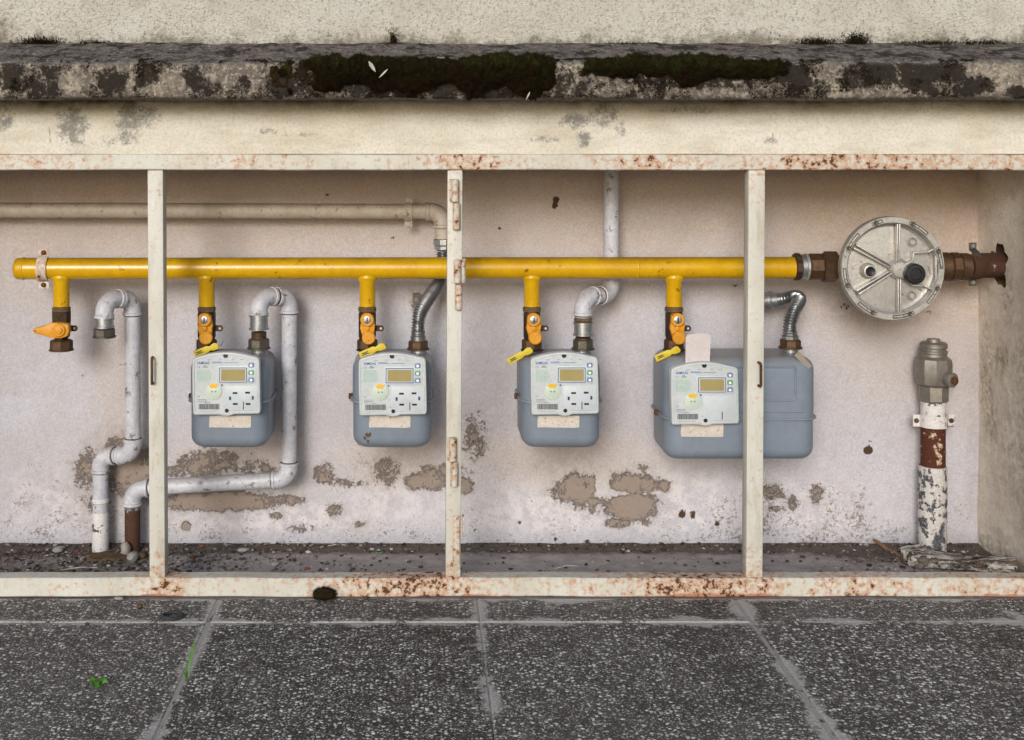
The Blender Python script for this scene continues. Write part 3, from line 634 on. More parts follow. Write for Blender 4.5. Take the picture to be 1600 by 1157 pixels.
rail('top_rail', Z(266, -.004), Z(240.5, 0)-.0012, 'toprail'); rail('bottom_rail', .002, .0385, 'botrail', True)
ZT, ZB = Z(266, -.004)-.0006, .0391
def post(pc_top, w, dx=0):
    bm = B(); x = X(pc_top, 0); box(bm, (x-w/2, FY0+.0006, ZB), (x+w/2, FY1-.001, ZT), .0016)
    for v in bm.verts:
        if v.co.z < .4: v.co.x += dx
    return obj('post', bm, 'post', frame)
post(243, .030, .004); post(711, .029, -.004); post(1182, .032, -.005); post(1634, .03); post(-224, .03)
# hinge halves welded to the middle post
def hinge(px, p0, pm_, p1, leaf=0, side=0):
    y = FY0-.0065; hg = None
    bm = B(); box(bm, (X(px, y)-.011+side, FY0-.0035, Z(pm_-1, y)), (X(px, y)+.006+side, FY0-.0001, Z(p0, y)), .001)
    hg = obj('hinge', bm, 'hinge', frame)
    for a, b, dx in ((p0, pm_-1, -.0005), (pm_+.5, p1, .002)):
        bm = B(); za, zb = Z(a, y), Z(b, y); lathe(bm, [(0, .0055), (.001, .0072), (za-zb-.001, .0072), (za-zb, .0055)], (X(px, y)+dx, y-.001, zb), (0, 0, 1), 16)
        obj('knuckle', bm, 'hinge', hg)
hinge(711.5, 280, 317, 359); hinge(715, 406, 444, 484, side=.008); hinge(708, 684, 722, 760)
bm = B(); box(bm, (X(708, 0), FY0-.005, Z(880, 0)), (X(718, 0), FY0-.0001, Z(805, 0)), .0012); obj('hinge_strip', bm, 'hinge', frame)
bm = B(); box(bm, (X(722.3, .01), .004, Z(838, .01)), (X(725, .01), .02, Z(806, .01)), .0008); obj('stop_plate', bm, 'hinge', frame)
bm = B(); box(bm, (X(722.5, .01), .000, Z(442, .01)), (X(727.5, .01), .006, Z(404, .01)), .001); obj('stop_plate', bm, 'hinge', frame)
def staple(px, p0, p1, mat):
    y = FY0-.012; a = V((X(px, 0), FY0-.0001, Z(p0, 0))); b = V((X(px, 0), FY0-.0001, Z(p1, 0)))
    bm = B(); pts = [a, a+V((.001, -.010, 0)), a+V((.0015, -.013, -.003)), b+V((.0015, -.013, .003)), b+V((.001, -.010, 0)), b]
    tube(bm, pts, .0026, 10); obj('latch_staple', bm, mat, frame)
staple(239, 558, 598, 'rust'); staple(1184, 566, 602, 'rust')

# ------------------------------------------------------------------ pipe building
PY_ = .19     # depth of the meter connections
def arcpts(a, c, b, r, n=10):
    a, c, b = V(a), V(c), V(b); u = (a-c).normalized(); w = (b-c).normalized(); th = math.acos(max(-1, min(1, u.dot(w))))
    t = r/math.tan(th/2); s = c+u*t; e = c+w*t; ctr = c+(u+w).normalized()*(r/math.sin(th/2)); out = []
    v0 = s-ctr; v1 = e-ctr; om = math.acos(max(-1, min(1, v0.normalized().dot(v1.normalized()))))
    for k in range(n+1):
        f_ = k/n; out.append(ctr+(v0*math.sin((1-f_)*om)+v1*math.sin(f_*om))/math.sin(om))
    return out
def elbow(parent, a, c, b, rp, cr, mat):
    ap = arcpts(a, c, b, cr, 12); d0 = (V(a)-V(c)).normalized(); d1 = (V(b)-V(c)).normalized(); e = .004
    path = [ap[0]+d0*.010, ap[0]+d0*.0092, ap[0]+d0*e, ap[0]+d0*(e-.001)]+ap+[ap[-1]+d1*(e-.001), ap[-1]+d1*e, ap[-1]+d1*.0092, ap[-1]+d1*.010]
    rr = rp*1.13; rb = rp*1.24; rad = [rb*.95, rb, rb, rr]+[rr]*len(ap)+[rr, rb, rb, rb*.95]
    bm = B(); tube(bm, path, rad, 24); eb = obj('elbow', bm, mat, parent, 45)
    for p_, d_ in ((path[0], d0), (path[-1], d1)):      # dirty sealing hemp squeezed out of the socket
        bm = B(); tube(bm, [p_+d_*q_ for q_ in (-.0006, .0004, .0014, .0022)], [rp*1.02, rp*1.12, rp*1.10, rp*1.01], 24); obj('seal', bm, 'hemp' if mat == 'white' else mat, eb, 60)
    return eb
def run(parent, pts, r, cr, mats, emat=None, name='pipe', ends=True):
    pts = [V(p) for p in pts]; cut = [pts[0]]; E = []
    for a, c, b in zip(pts, pts[1:], pts[2:]):
        ap = arcpts(a, c, b, cr, 2); cut += [ap[0], ap[-1]]; E.append((a, c, b))
    cut.append(pts[-1])
    for i in range(0, len(cut), 2):
        a, b = cut[i], cut[i+1]; d = (b-a)
        if d.length < .006 or d.dot(pts[i//2+1]-pts[i//2]) < 0: continue
        n = max(2, int(d.length/.02)); bm = B(); tube(bm, [a+d*k/n for k in range(n+1)], r, 24)
        m = mats[i//2] if isinstance(mats, (list, tuple)) else mats
        if m: obj(name, bm, m, parent, 45)
    for e in E: elbow(parent, *e, r, cr, emat or (mats if isinstance(mats, str) else mats[0]))
def lat(name, prof, o, ax, mat, parent, seg=24, ang=32, phase=0):
    bm = B(); lathe(bm, prof, o, ax, seg, phase); return obj(name, bm, mat, parent, ang)
def nut_prof(h, r): return [(0, r*.86), (h*.12, r), (h*.88, r), (h, r*.86)]

# --- yellow manifold
YZ = Z(420, PY_); yr = 17*(CAM_D+PY_)/F
man = thing('gas_manifold', 'long horizontal yellow gas pipe with five short branches pointing down', 'pipe', P(640, 437, PY_))
x0, x1 = X(24, PY_), X(1244, PY_)
n = 90; bm = B()
path = [V((x0-.0012, PY_, YZ)), V((x0, PY_, YZ)), V((x0+.003, PY_, YZ)), V((x0+.008, PY_, YZ))]+[V((x0+.008+(x1-x0-.008)*k/n, PY_, YZ+.002*k/n)) for k in range(1, n+1)]
tube(bm, path, [yr*.55, yr*.8, yr*.95]+[yr]*(n+1), 32); mp = obj('main_pipe', bm, 'yellow', man, 50)
for pxx in (25.5+12, 995):
    bm = B(); c = X(pxx, PY_); zc = YZ+.0015*(pxx/1244)
    tube(bm, [V((c+d, PY_, zc)) for d in (-.003, -.0015, .0015, .003)], [yr*.99, yr+.0012, yr+.0012, yr*.99], 32, False); obj('weld_bead', bm, 'yellow', mp, 50)
BR = [96, 323, 574, 831, 1053]; br = .0166
for b in BR:
    xb = X(b, PY_); zb = Z(479, PY_)
    lat('branch', [(0, br), (YZ-zb-yr-.006, br), (YZ-zb-yr+.001, br*1.2), (YZ-zb-yr+.005, br*1.28), (YZ-zb-yr*.55, br*1.1)], (xb, PY_, zb), (0, 0, 1), 'yellow', man, 24, 50)

def strap_clamp(name, label, px, pyc, yc, r, w, mat, bolt, pipe_axis='x', ear=.013):
    c = P(px, pyc, yc); t = thing(name, label, 'clamp', (c.x, c.y, c.z-r-ear))
    bm = B(); A = []
    for k in range(21):
        a = math.radians(-90+180*k/20); A.append((math.cos(a)*-(r+.0022), math.sin(a)*(r+.0022)))
    prof_o = [(-.0016, -(r+.002+ear*1.25)), (-.0016, -(r+.004))]+A[1:-1]+[(-.0016, r+.004), (-.0016, r+.002+ear*1.25)]
    rows = []
    for s in (-w/2, w/2):
        rows.append([bm.verts.new((c.x+s, c.y+yy, c.z+zz) if pipe_axis == 'x' else (c.x+zz, c.y+yy, c.z+s)) for yy, zz in prof_o])
    for k in range(len(prof_o)-1): bm.faces.new((rows[0][k], rows[0][k+1], rows[1][k+1], rows[1][k]))
    bmesh.ops.recalc_face_normals(bm, faces=bm.faces[:]); bmesh.ops.solidify(bm, geom=bm.faces[:], thickness=.0016); obj('strap', bm, mat, t, 40)
    for s in (-1, 1):
        o = V((0, -.0034, s*(r+.002+ear*.7))) if pipe_axis == 'x' else V((s*(r+.002+ear*.7), -.0034, 0))
        sc = lat('screw', [(0, .0052), (.002, .0052), (.0035, .0038), (.0036, 0)], c+o, (0, -1, 0), bolt, t, 12)
    bm = B(); tube(bm, [c+V((0, r*.6, 0)), V((c.x, YB+.004, c.z))], .005, 12); obj('wall_stud', bm, bolt, t)
    return t
strap_clamp('pipe_clamp', 'rusty strap clamp round the closed end of the yellow pipe', 69, 420, PY_, yr, .021, 'hinge', 'rust')

# --- gas valves below the branches
def hexbody(parent, name, x, y, z0, z1, r, mat, ph=.0): return lat(name, nut_prof(z1-z0, r), (x, y, z0), (0, 0, 1), mat, parent, 8, 25, ph)
def gas_valve(px, label, closed=False, slim=0):
    x = X(px, PY_); zt = Z(479, PY_); zb = Z(548.5, PY_)
    t = thing('gas_valve', label, 'valve', (x, PY_, zb), 'valves under the yellow pipe')
    zu = Z(482, PY_)
    lat('hemp_seal', [(0, br*.9), (.002, br*1.16), (.005, br*1.12), (.008, br*1.18), (.011, br*1.05)], (x, PY_, zu-.008), (0, 0, 1), 'hemp', t, 18, 20)
    if closed:
        hexbody(t, 'body', x, PY_, Z(505, PY_), zu-.004, br*1.2, 'darkbronze'); zc = Z(513, PY_)
        lat('ball_housing', [(-.022, .012), (-.018, .017), (0, .0205), (.018, .017), (.024, .012)], (x, PY_, zc), (0, 0, 1), 'darkbronze', t)
        lat('tailpiece', [(0, .0135), (.02, .0135)], (x, PY_, Z(532, PY_)), (0, 0, 1), 'darkbronze', t)
        hexbody(t, 'union_nut', x, PY_, zb+.001, Z(531, PY_), .0235, 'bronze', .2)
        lat('nut_collar', [(0, .0225), (.001, .0255), (.003, .0255), (.004, .0225)], (x, PY_, zb), (0, 0, 1), 'bronze', t)
        yf = PY_-.022
        # wing handle pointing sideways
        h = [(.026, .010), (.022, .0135), (.008, .0155), (-.012, .0155), (-.022, .0105), (-.045, .0045), (-.0485, .0025), (-.0485, -.0035), (-.044, -.006), (-.022, -.0125), (-.006, -.0165), (.010, -.0165), (.022, -.0125), (.027, -.002)]
        bm = B(); prism(bm, [(x+a, zc+b) for a, b in h], yf-.016, yf, .003); hd = obj('handle', bm, 'handle', t, 40)
        lat('boss', [(0, .0135), (.004, .0135), (.0055, .0115), (.0056, 0)], (x+.006, yf-.0155, zc+.001), (0, -1, 0), 'handle', hd, 20)
        lat('rivet', [(0, .0085), (.002, .0085), (.003, .006), (.0031, 0)], (x+.006, yf-.0212, zc+.001), (0, -1, 0), 'handle', hd, 14)
        lat('pin_hole', [(0, .0016), (.0006, .0016)], (x-.0435, yf-.0161, zc-.0005), (0, -1, 0), 'black', hd, 10)
    else:
        hexbody(t, 'body', x, PY_, Z(531, PY_), zu-.004, br*1.14, 'darkbronze', .3); zc = Z(497, PY_)
        hexbody(t, 'union_nut', x, PY_, zb+.003, Z(530, PY_), .0215, 'bronze', .1)
        lat('nut_collar', [(0, .0205), (.001, .0235), (.003, .0235), (.004, .0205)], (x, PY_, zb), (0, 0, 1), 'darkbronze', t)
        yf = PY_-.020; xo = x+.001
        lat('stem', [(0, .009), (.016, .009)], (xo, PY_-.006, zc), (0, -1, 0), 'darkbronze', t, 16)
        zd = Z(524, PY_)
        h = circ(xo, zc, .0125, 18)
        bm = B()
        hw = [(xo-.0105, zc-.004), (xo-.0125, zc-.018), (xo-.0105, zc-.026), (xo-.006, zd-.008), (xo+.000, zd-.012), (xo+.006, zd-.0115), (xo+.0115, zd-.003), (xo+.0115, zd+.004), (xo+.0125, zc-.020), (xo+.0135, zc-.012), (xo+.0115, zc-.002), (xo+.010, zc+.008), (xo+.004, zc+.0128), (xo-.004, zc+.0128), (xo-.010, zc+.008)]
        hw = [(xo+(a-xo)*1.22, b) for a, b in hw]; prism(bm, hw, yf-.010, yf, .0025); hd = obj('handle', bm, 'handle', t, 40)
        lat('cap_disc', [(0, .0140), (.005, .0140), (.007, .0120), (.0071, 0)], (xo+.003, yf-.0098, zd-.001), (0, -1, 0), 'handle', hd, 20)
        lat('lock_ring', [(0, .0142), (.006, .0142), (.008, .0122), (.008, .0085), (.006, .008)], (xo, yf-.0098, zc), (0, -1, 0), 'handle', hd, 24)
        lat('lock_face', [(0, .0085), (.0065, .0085), (.007, .0075), (.0071, 0)], (xo, yf-.0098, zc), (0, -1, 0), 'zinc', hd, 20)
        bm = B(); a_ = .25; prism(bm, [(xo-.0013, zc-.006), (xo+.0013, zc-.006), (xo+.0013, zc+.006), (xo-.0013, zc+.006)], yf-.0177, yf-.0165); obj('keyhole', bm, 'black', hd)
        lat('pin_hole', [(0, .002), (.0006, .002)], (xo-.008, yf-.0101, zd+.006), (0, -1, 0), 'black', hd, 10)
        lat('pivot', [(0, .005), (.004, .005), (.005, .003), (.0051, 0)], (xo, yf-.0099, zc-.0175), (0, -1, 0), 'handle', hd, 14)
    # padlock lug on the right
    zl = Z(513, PY_); xl = x+.016; yl = PY_-.004
    o = [(xl-.006, zl-.006), (xl+.010, zl-.006)]+[(xl+.0125+.0065*math.cos(a), zl+.0065*math.sin(a)) for a in (math.radians(-80+160*k/8) for k in range(9))]+[(xl+.010, zl+.006), (xl-.006, zl+.007)]
    bm = B(); prism(bm, o, yl-.002, yl+.002); lg = obj('padlock_lug', bm, 'darkbronze', t, 40)
    lat('lug_hole', [(0, .0026), (.0003, .0026)], (xl+.0125, yl-.002, zl), (0, -1, 0), 'inkwhite' if 0 else 'card', lg, 12)
    return t
VL = ['gas valve with its orange handle turned sideways, open end below, beside the rusty clamp', 'gas valve with orange handle above the meter beside the looped white pipe',
      'gas valve with orange handle above the meter with the rust spot', 'gas valve with orange handle above the meter below the vertical grey pipe', 'gas valve with orange handle above the wide meter, beside the grey card']
for i, b in enumerate(BR): gas_valve(b, VL[i], i == 0)

# --- meters
def text_mesh(body, size, loc, ext=.0002, align='LEFT', sx=1, bold=0):
    cu = bpy.data.curves.new('t', 'FONT'); cu.body = body; cu.size = size; cu.extrude = ext; cu.align_x = align; cu.offset = bold
    o = bpy.data.objects.new('t', cu); COL.objects.link(o); dg = bpy.context.evaluated_depsgraph_get()
    me = bpy.data.meshes.new_from_object(o.evaluated_get(dg)); bpy.data.objects.remove(o); bpy.data.curves.remove(cu)
    me.transform(Matrix.Translation(V(loc)) @ Matrix.Rotation(math.radians(90), 4, 'X') @ Matrix.Diagonal((sx, 1, 1, 1)))
    return me
def shell(bm, x0, x1, y0, y1, z0, z1, rv, rt, top):
    box(bm, (x0, y0, z0), (x1, y1, z1))
    ve = [e for e in bm.edges if abs(e.verts[0].co.z-e.verts[1].co.z) > 1e-4]
    bmesh.ops.bevel(bm, geom=ve, offset=rv, segments=7, profile=.5, affect='EDGES')
    zz = z1 if top else z0
    te = [e for e in bm.edges if all(abs(v.co.z-zz) < 1e-6 for v in e.verts)]
    bmesh.ops.bevel(bm, geom=te, offset=rt, segments=6, profile=.5, affect='EDGES')
    return bm
YF, YBK = .103, .262
def gas_meter(label, xc, w, xin, xout, zt, zs, zb, plx, plz, slots, stick, rustspot=None, tint=0):
    t = thing('gas_meter', label, 'gas meter', (xc, (YF+YBK)/2, zb), 'gas meters hanging from the yellow pipe')
    bm = B(); shell(bm, xc-w/2, xc+w/2, YF, YBK, zs+.001, zt, .034, .026, True); up_ = obj('upper_casing', bm, 'meter', t, 40)
    bm = B(); shell(bm, xc-w/2+.001, xc+w/2-.001, YF+.001, YBK-.001, zb, zs-.001, .034, .024, False); obj('lower_casing', bm, 'meter', t, 40)
    bm = B(); shell(bm, xc-w/2-.0045, xc+w/2+.0045, YF-.004, YBK+.004, zs-.0022, zs+.0022, .036, .0012, True); obj('seam_flange', bm, 'meter', t, 40)
    if w > .2:   # pressed panel on the big casing
        bm = B(); xp0, xp1 = X(1110, YF), X(1243, YF); zp0, zp1 = Z(626, YF), Z(574, YF)
        for pts in ([(xp0, zp0), (xp1-.006, zp0)], [(xp1-.006, zp0), (xp1, zp0+.008)], [(xp1, zp0+.008), (xp1, zp1)], [(xp1, zp1), (xp0, zp1)]):
            tube(bm, [V((a, YF+.0002, b)) for a, b in pts], .0022, 8)
        obj('pressed_rib', bm, 'meter', up_, 60)
        bm = B(); tube(bm, [V((xp0-.08, YF+.0004, Z(644, YF))), V((xc+w/2-.03, YF+.0004, Z(644, YF)))], .002, 8); obj('pressed_rib', bm, 'meter', up_, 60)
    for xx in (xin, xout): lat('connection_neck', [(0, .0185), (.004, .0185), (.0045, .016), (Z(544, PY_)-zt+.006, .016)], (xx, PY_, zt-.004), (0, 0, 1), 'zinc', t)
    # rivet lug on the left of the seam
    bm = B(); box(bm, (xc-w/2-.010, .16, zs-.005), (xc-w/2-.002, .172, zs+.006), .0015); obj('seal_lug', bm, 'rust', t)
    # faceplate
    W = .1365; k = W/715; cx = plx; yf = YF-.021
    U = lambda a: cx+(a-397)*k
    Q = lambda b: plz+(405-b)*k
    out = [(U(60), Q(735)), (U(48), Q(722)), (U(40), Q(500)), (U(38), Q(300)), (U(40), Q(175)), (U(52), Q(150)), (U(75), Q(135))]
    for s in range(1, 12):
        a = 75+(710-75)*s/12; out.append((U(a), Q(135-57*math.sin(math.pi*s/12)**.9)))
    out += [(U(712), Q(128)), (U(735), Q(142)), (U(746), Q(165)), (U(752), Q(350)), (U(758), Q(690)), (U(750), Q(718)), (U(732), Q(726)), (U(480), Q(730)), (U(440), Q(745)), (U(403), Q(751)), (U(360), Q(745)), (U(325), Q(735)), (U(90), Q(738))]
    out = out[::-1]
    bm = B(); prism(bm, out, yf, YF-.0005); bmesh.ops.recalc_face_normals(bm, faces=bm.faces[:])
    ff = min((f for f in bm.faces), key=lambda f: f.calc_center_median().y)
    es = list(ff.edges); bmesh.ops.bevel(bm, geom=es, offset=.0024, segments=3, profile=.5, affect='EDGES')
    ff = min((f for f in bm.faces if len(f.verts) > 12), key=lambda f: f.calc_center_median().y)
    bmesh.ops.inset_region(bm, faces=[ff], thickness=.0016, depth=0); bmesh.ops.inset_region(bm, faces=[ff], thickness=.0006, depth=-.0016)
    fp = obj('faceplate', bm, 'plate', t, 35); ys = yf+.0016
    def flat(name, pts, mat, h=.0008, bev=0, ang=35, base=ys):
        bm = B(); prism(bm, pts, base-h, base+.0002, bev); return obj(name, bm, mat, fp, ang)
    for a, b, r in ((390, 112, 25), (403, 692, 21)): flat('screw_recess', circ(U(a), Q(b), r*k), 'black', .0012)
    flat('panel', rrect(U(510), Q(315), 400*k, 190*k, .002), 'panel', .0009, .0003)
    flat('panel', rrect(U(555), Q(562), 350*k, 262*k, .003), 'panel', .0007, .0003)
    flat('display_bezel', rrect(U(470), Q(317), 292*k, 158*k, .0012), 'frameblue', .0013)
    flat('display_frame', rrect(U(470), Q(317), 276*k, 142*k, .0012), 'panel', .0017)
    flat('display', rrect(U(471), Q(317), 252*k, 122*k, .0008), 'lcd', .0020)
    for i, b in enumerate((212, 290, 366)):
        bt = flat('button', rrect(U(660), Q(b), 58*k, 50*k, .0022), 'btngreen' if i == 1 else 'btnblue', .0022, .0006)
        bm = B(); prism(bm, rrect(U(660), Q(b+4), 26*k, 24*k, .0008), ys-.0025, ys-.002); obj('button_mark', bm, 'inkwhite', fp)
    flat('optical_port', circ(U(265), Q(490), 86*k, 32), 'disc', .0024, .0006)
    flat('port_ring', circ(U(265), Q(490), 60*k, 28), 'disc', .0027, .0003)
    arcp = [(U(265)+r_*k*math.cos(a), Q(490)+r_*k*math.sin(a)) for r_, aa in ((83, (52, 128)), (40, (128, 52))) for a in (math.radians(aa[0]+(aa[1]-aa[0])*j/10) for j in range(11))]
    flat('port_marking', arcp, 'discyel', .0029)
    for a in (250, 286): flat('port_eye', circ(U(a), Q(490), 9*k, 12), 'inkgrey', .0031)
    flat('port_mark', rrect(U(268), Q(548), 6*k, 24*k, .0003, 2), 'panel', .0031)
    flat('catch', circ(U(352), Q(424), 10*k, 10), 'frameblue', .0016)
    if slots:
        for a, b in ((490, 507), (622, 503), (492, 622), (627, 622)): flat('slot', rrect(U(a), Q(b), 50*k, 20*k, .0006, 2), 'dark', .0012)
        for a, b in ((438, 563), (677, 557)): flat('slot', rrect(U(a), Q(b), 22*k, 38*k, .0006, 2), 'slotblue', .0012)
    flat('groove', rrect(U(578), Q(640), 8*k, 84*k, .0004, 2), 'dark', .0011)
    # print
    def ink(name, rects, mat, texts=()):
        bm = B()
        for (a, b, w_, h_) in rects: prism(bm, [(U(a), Q(b)), (U(a+w_), Q(b)), (U(a+w_), Q(b-h_)), (U(a), Q(b-h_))], ys-.0005, ys+.0001)
        for tx in texts:
            bm.from_mesh(tx); bpy.data.meshes.remove(tx)
        return obj(name, bm, mat, fp, 0)
    ink('brand_lettering', [(246, 192, 120, 4), (246, 182, 96, 4), (380, 190, 138, 4)], 'inkblue', [text_mesh('SAMGAS', 40*k, (U(90), ys-.0003, Q(204)), sx=.86, bold=.00008)])
    bars = []; a = 108
    rr = random.Random(4)
    while a < 325:
        w_ = rr.choice((3, 4, 6, 8)); bars.append((a, 680, w_, 58)); a += w_+rr.choice((3, 4, 5))
    ink('barcode', bars, 'inkblack')
    lines = [(95, 578, 95, 5), (95, 592, 110, 4), (95, 604, 70, 4), (170, 612, 60, 5), (110, 700, 190, 3), (470, 694, 220, 3), (195, 160, 48, 4), (320, 157, 24, 4), (455, 153, 26, 4), (540, 156, 40, 4), (160, 224, 30, 6), (150, 232, 60, 4), (150, 240, 52, 4), (360, 652, 70, 3)]
    rr = random.Random(9)
    ink('printed_lines', lines, 'inkgrey', [text_mesh('CE', 30*k, (U(88), ys-.0003, Q(245)), sx=1), text_mesh('CE', 26*k, (U(88), ys-.0003, Q(552)), sx=1)])
    g_ = []
    for b in range(268, 392, 13):
        a = 90
        while a < 232:
            w_ = rr.randint(16, 50); g_.append((a, b, min(w_, 236-a), 5)); a += w_+9
    ink('printed_lines', g_+[(320, 216, 130, 3), (480, 216, 60, 3)], 'inkgreen')
    # paper strip below the faceplate
    if stick:
        sx0, sz0, sx1, sz1 = stick
        pts = [(sx0, sz0), (sx0+.004, sz0+.0006), (sx1-.01, sz0-.0003), (sx1, sz0+.0005), (sx1+.0006, sz1-.003), (sx1-.0004, sz1), (sx0+.02, sz1+.0005), (sx0+.001, sz1-.0004), (sx0-.0005, sz0+.008)]
        bm = B(); prism(bm, pts, YF-.0006, YF+.0009); obj('paper_strip', bm, 'paper', t, 0)
    if rustspot:
        bm = B()
        for k2 in range(9):
            a, b = rustspot; cx_, cz_ = a+random.gauss(0, .0025), b+random.gauss(0, .004)
            prism(bm, [(cx_+.0028*random.uniform(.5, 1.3)*math.cos(q_), cz_+.0036*random.uniform(.5, 1.3)*math.sin(q_)) for q_ in (2*math.pi*j/9 for j in range(9))], YF+.0004-k2*.00004, YF+.0014)
        obj('rust_spot', bm, 'mud', t, 0)
    return t
ZT_ = .4465; ZSM = .3585; ZBM = .2625
def small(label, pc, slots=True, rust=None, dz=0):
    xin, xout = X(pc[0], PY_), X(pc[1], PY_); xc = (xin+xout)/2+pc[4]
    return gas_meter(label, xc, .163, xin, xout, ZT_, ZSM, ZBM+dz, X(pc[2], .082), Z(pc[3], .082), slots, (X(pc[5], YF), Z(668.5, YF), X(pc[6], YF), Z(650, YF)), rust)
small('small blue-grey gas meter beside the white pipe that loops down and runs left', (323, 404.5, 353.3, 599.5, .004, 327, 392))
small('small blue-grey gas meter with corrugated outlet hose and a rust spot below', (574, 654, 613.5, 600.5, 0, 577, 641), rust=(X(574, YF), Z(682, YF)))
small('small blue-grey gas meter below the straight vertical grey pipe', (831, 910, 882.5, 599.5, 0, 840, 905))
gas_meter('wide blue-grey gas meter with a pressed panel, partly behind a frame post', .6535, .310, X(1056, PY_), X(1235, PY_), ZT_+.001, Z(655, YF), Z(719.5, .112), X(1101.7, .082), Z(615, .082), False, (X(1064, YF), Z(683, YF), X(1130, YF), Z(661, YF)))
# extra papers on the wide meter
bm = B(); a0 = P(1071, 567, .0985); a1 = P(1110, 521, .0985)
prism(bm, [(a0.x, a0.z), (a1.x-.001, a0.z), (a1.x+.001, a1.z-.004), (a1.x-.006, a1.z-.001), (a0.x+.030, a1.z), (a0.x+.004, a1.z-.003), (a0.x+.001, a1.z-.008)], .0995, .1006)
tag(obj('paper_card', bm, 'card', None, 0), 'blank grey card stuck upright behind the wide meter faceplate', 'card')
c = P(1256, 566, YF-.001); bm = B(); box(bm, (-.020, -.0006, -.006), (.020, .0006, .006)); bmesh.ops.rotate(bm, verts=bm.verts, cent=(0, 0, 0), matrix=Matrix.Rotation(math.radians(48), 3, 'Y')); bmesh.ops.translate(bm, verts=bm.verts, vec=(c.x, YF+.0045, c.z+.002))
tag(obj('tape_strip', bm, 'tape', None, 0), 'dirty tape strip across the top corner of the wide meter', 'tape')

# --- yellow seal tags
def seal_tag(pa, pb, y, label, body=True):
    a, b = P(*pa, y), P(*pb, y); d = (b-a); L = d.length; ang = math.atan2(d.z, d.x)
    t = thing('seal_tag', label, 'tag', ((a.x+b.x)/2, y, min(a.z, b.z)), 'yellow seal tags')
    def tr(pts): return [(a.x+u*math.cos(ang)-v*math.sin(ang), a.z+u*math.sin(ang)+v*math.cos(ang)) for u, v in pts]
    hw = .0068
    o = [(0, -hw), (L*.55, -hw), (L*.6, -hw*.75), (L*.68, -hw*.8), (L*.74, -hw*1.1), (L*.94, -hw*1.2), (L, -hw*.7), (L*.97, hw*.6), (L*.86, hw*1.0), (L*.74, hw*.8), (L*.66, hw*.55), (L*.55, hw), (0, hw)]
    bm = B(); prism(bm, tr(o), y-.0018, y+.0018, .0006); obj('tag_body', bm, 'tag', t, 35)
    bm = B()
    for u0, u1, v in ((.08, .34, .0022), (.12, .30, .0002), (.08, .36, -.002)): prism(bm, tr([(L*u0, v-.0007), (L*u1, v-.0007), (L*u1, v+.0007), (L*u0, v+.0007)]), y-.0021, y-.0017)
    obj('tag_print', bm, 'inkblack', t, 0)
    q = tr([(L*.96, 0)])[0]; bm = B(); tube(bm, [V((q[0], y, q[1])), V((q[0]+.004, y+.02, q[1]-.004)), V((q[0]+.002, y+.06, q[1]-.002))], .0007, 6); obj('wire', bm, 'tape', t)
seal_tag((304, 554), (341, 539), .135, 'yellow seal tag sloping over the meter beside the looped white pipe')
seal_tag((562, 556), (602, 539), .135, 'yellow seal tag sloping over the meter with the rust spot')
seal_tag((794, 566), (831, 545), .135, 'yellow seal tag hanging steeply at the meter below the vertical grey pipe')
seal_tag((1024, 561), (1062, 544), .135, 'yellow seal tag sloping over the wide meter')

# --- outlet unions
def union(parent, px, p_nut0=529, p_nut1=547, nutm='nut', zinc=(492, 518), neck=None, r=.0235):
    x = X(px, PY_); z0, z1 = Z(p_nut1, PY_), Z(p_nut0, PY_)
    lat('union_nut', nut_prof(z1-z0, r*.94), (x, PY_, z0), (0, 0, 1), nutm, parent, 8, 25, .2)
    lat('nut_collar', [(0, r*.9), (.001, r*1.04), (.004, r*1.04), (.005, r*.9)], (x, PY_, z0-.0002), (0, 0, 1), nutm, parent)
    if neck: lat('threaded_neck', [(0, .0155)]+[(q*.0016, .0155+(.0008 if q % 2 else 0)) for q in range(1, int((Z(neck[0], PY_)-z1)/.0016))], (x, PY_, z1-.001), (0, 0, 1), 'bronze', parent)
    if zinc:
        a, b = Z(zinc[1], PY_), Z(zinc[0], PY_); lat('zinc_socket', [(0, .017), (.001, .0215), (.004, .0215), (.0045, .019), (b-a-.0055, .019), (b-a-.005, .021), (b-a-.001, .021), (b-a, .017)], (x, PY_, a), (0, 0, 1), 'zinc', parent)
r1 = .0166; cr = .0285
# A: disconnected white pipe on the left
A = thing('white_pipe', 'disconnected white pipe with open nut, bending over and down to the floor', 'pipe', P(157, 868, .284))
union(A, 163, 513, 528, 'nut', (496, 513), None)
run(A, [P(163, 498, .19), P(163, 467, .19), P(207, 467, .253), P(208, 711, .258), P(157, 713, .284), P(157, 800, .284)], r1, cr, 'white')
a, b = P(157, 800, .284), P(157, 868, .284); bm = B(); n = 14
tube(bm, [V((a.x, .284, a.z+(-.001-a.z)*k/n)) for k in range(n+1)], [r1+.0012*vn(k*1.7, 0, 3)+.0006 for k in range(n+1)], 24); obj('peeling_foot', bm, 'peel', A, 50)
a = P(157, 786, .284); lat('pipe_joint', [(0, r1), (.002, r1*1.1), (.008, r1*1.1), (.010, r1)], (a.x, .284, a.z), (0, 0, 1), 'peel', A)
# B: outlet of the first meter
Bp = thing('white_pipe', 'white pipe looping from a meter, running left low on the wall to a rusty foot', 'pipe', P(207, 860, .28))
union(Bp, 404.5, 529, 546, 'nut', (491, 516), (516,))
run(Bp, [P(404.5, 496, .19), P(404.5, 464, .19), P(452, 463, .25), P(451.5, 749, .252), P(207, 764, .281), P(207, 796, .281)], r1, cr, 'white')
a = P(207, 792, .281); bm = B(); tube(bm, [V((a.x, .281, a.z+(-.001-a.z)*k/10)) for k in range(11)], r1*1.0, 24); obj('rusty_foot', bm, 'rustpipe2', Bp, 50)
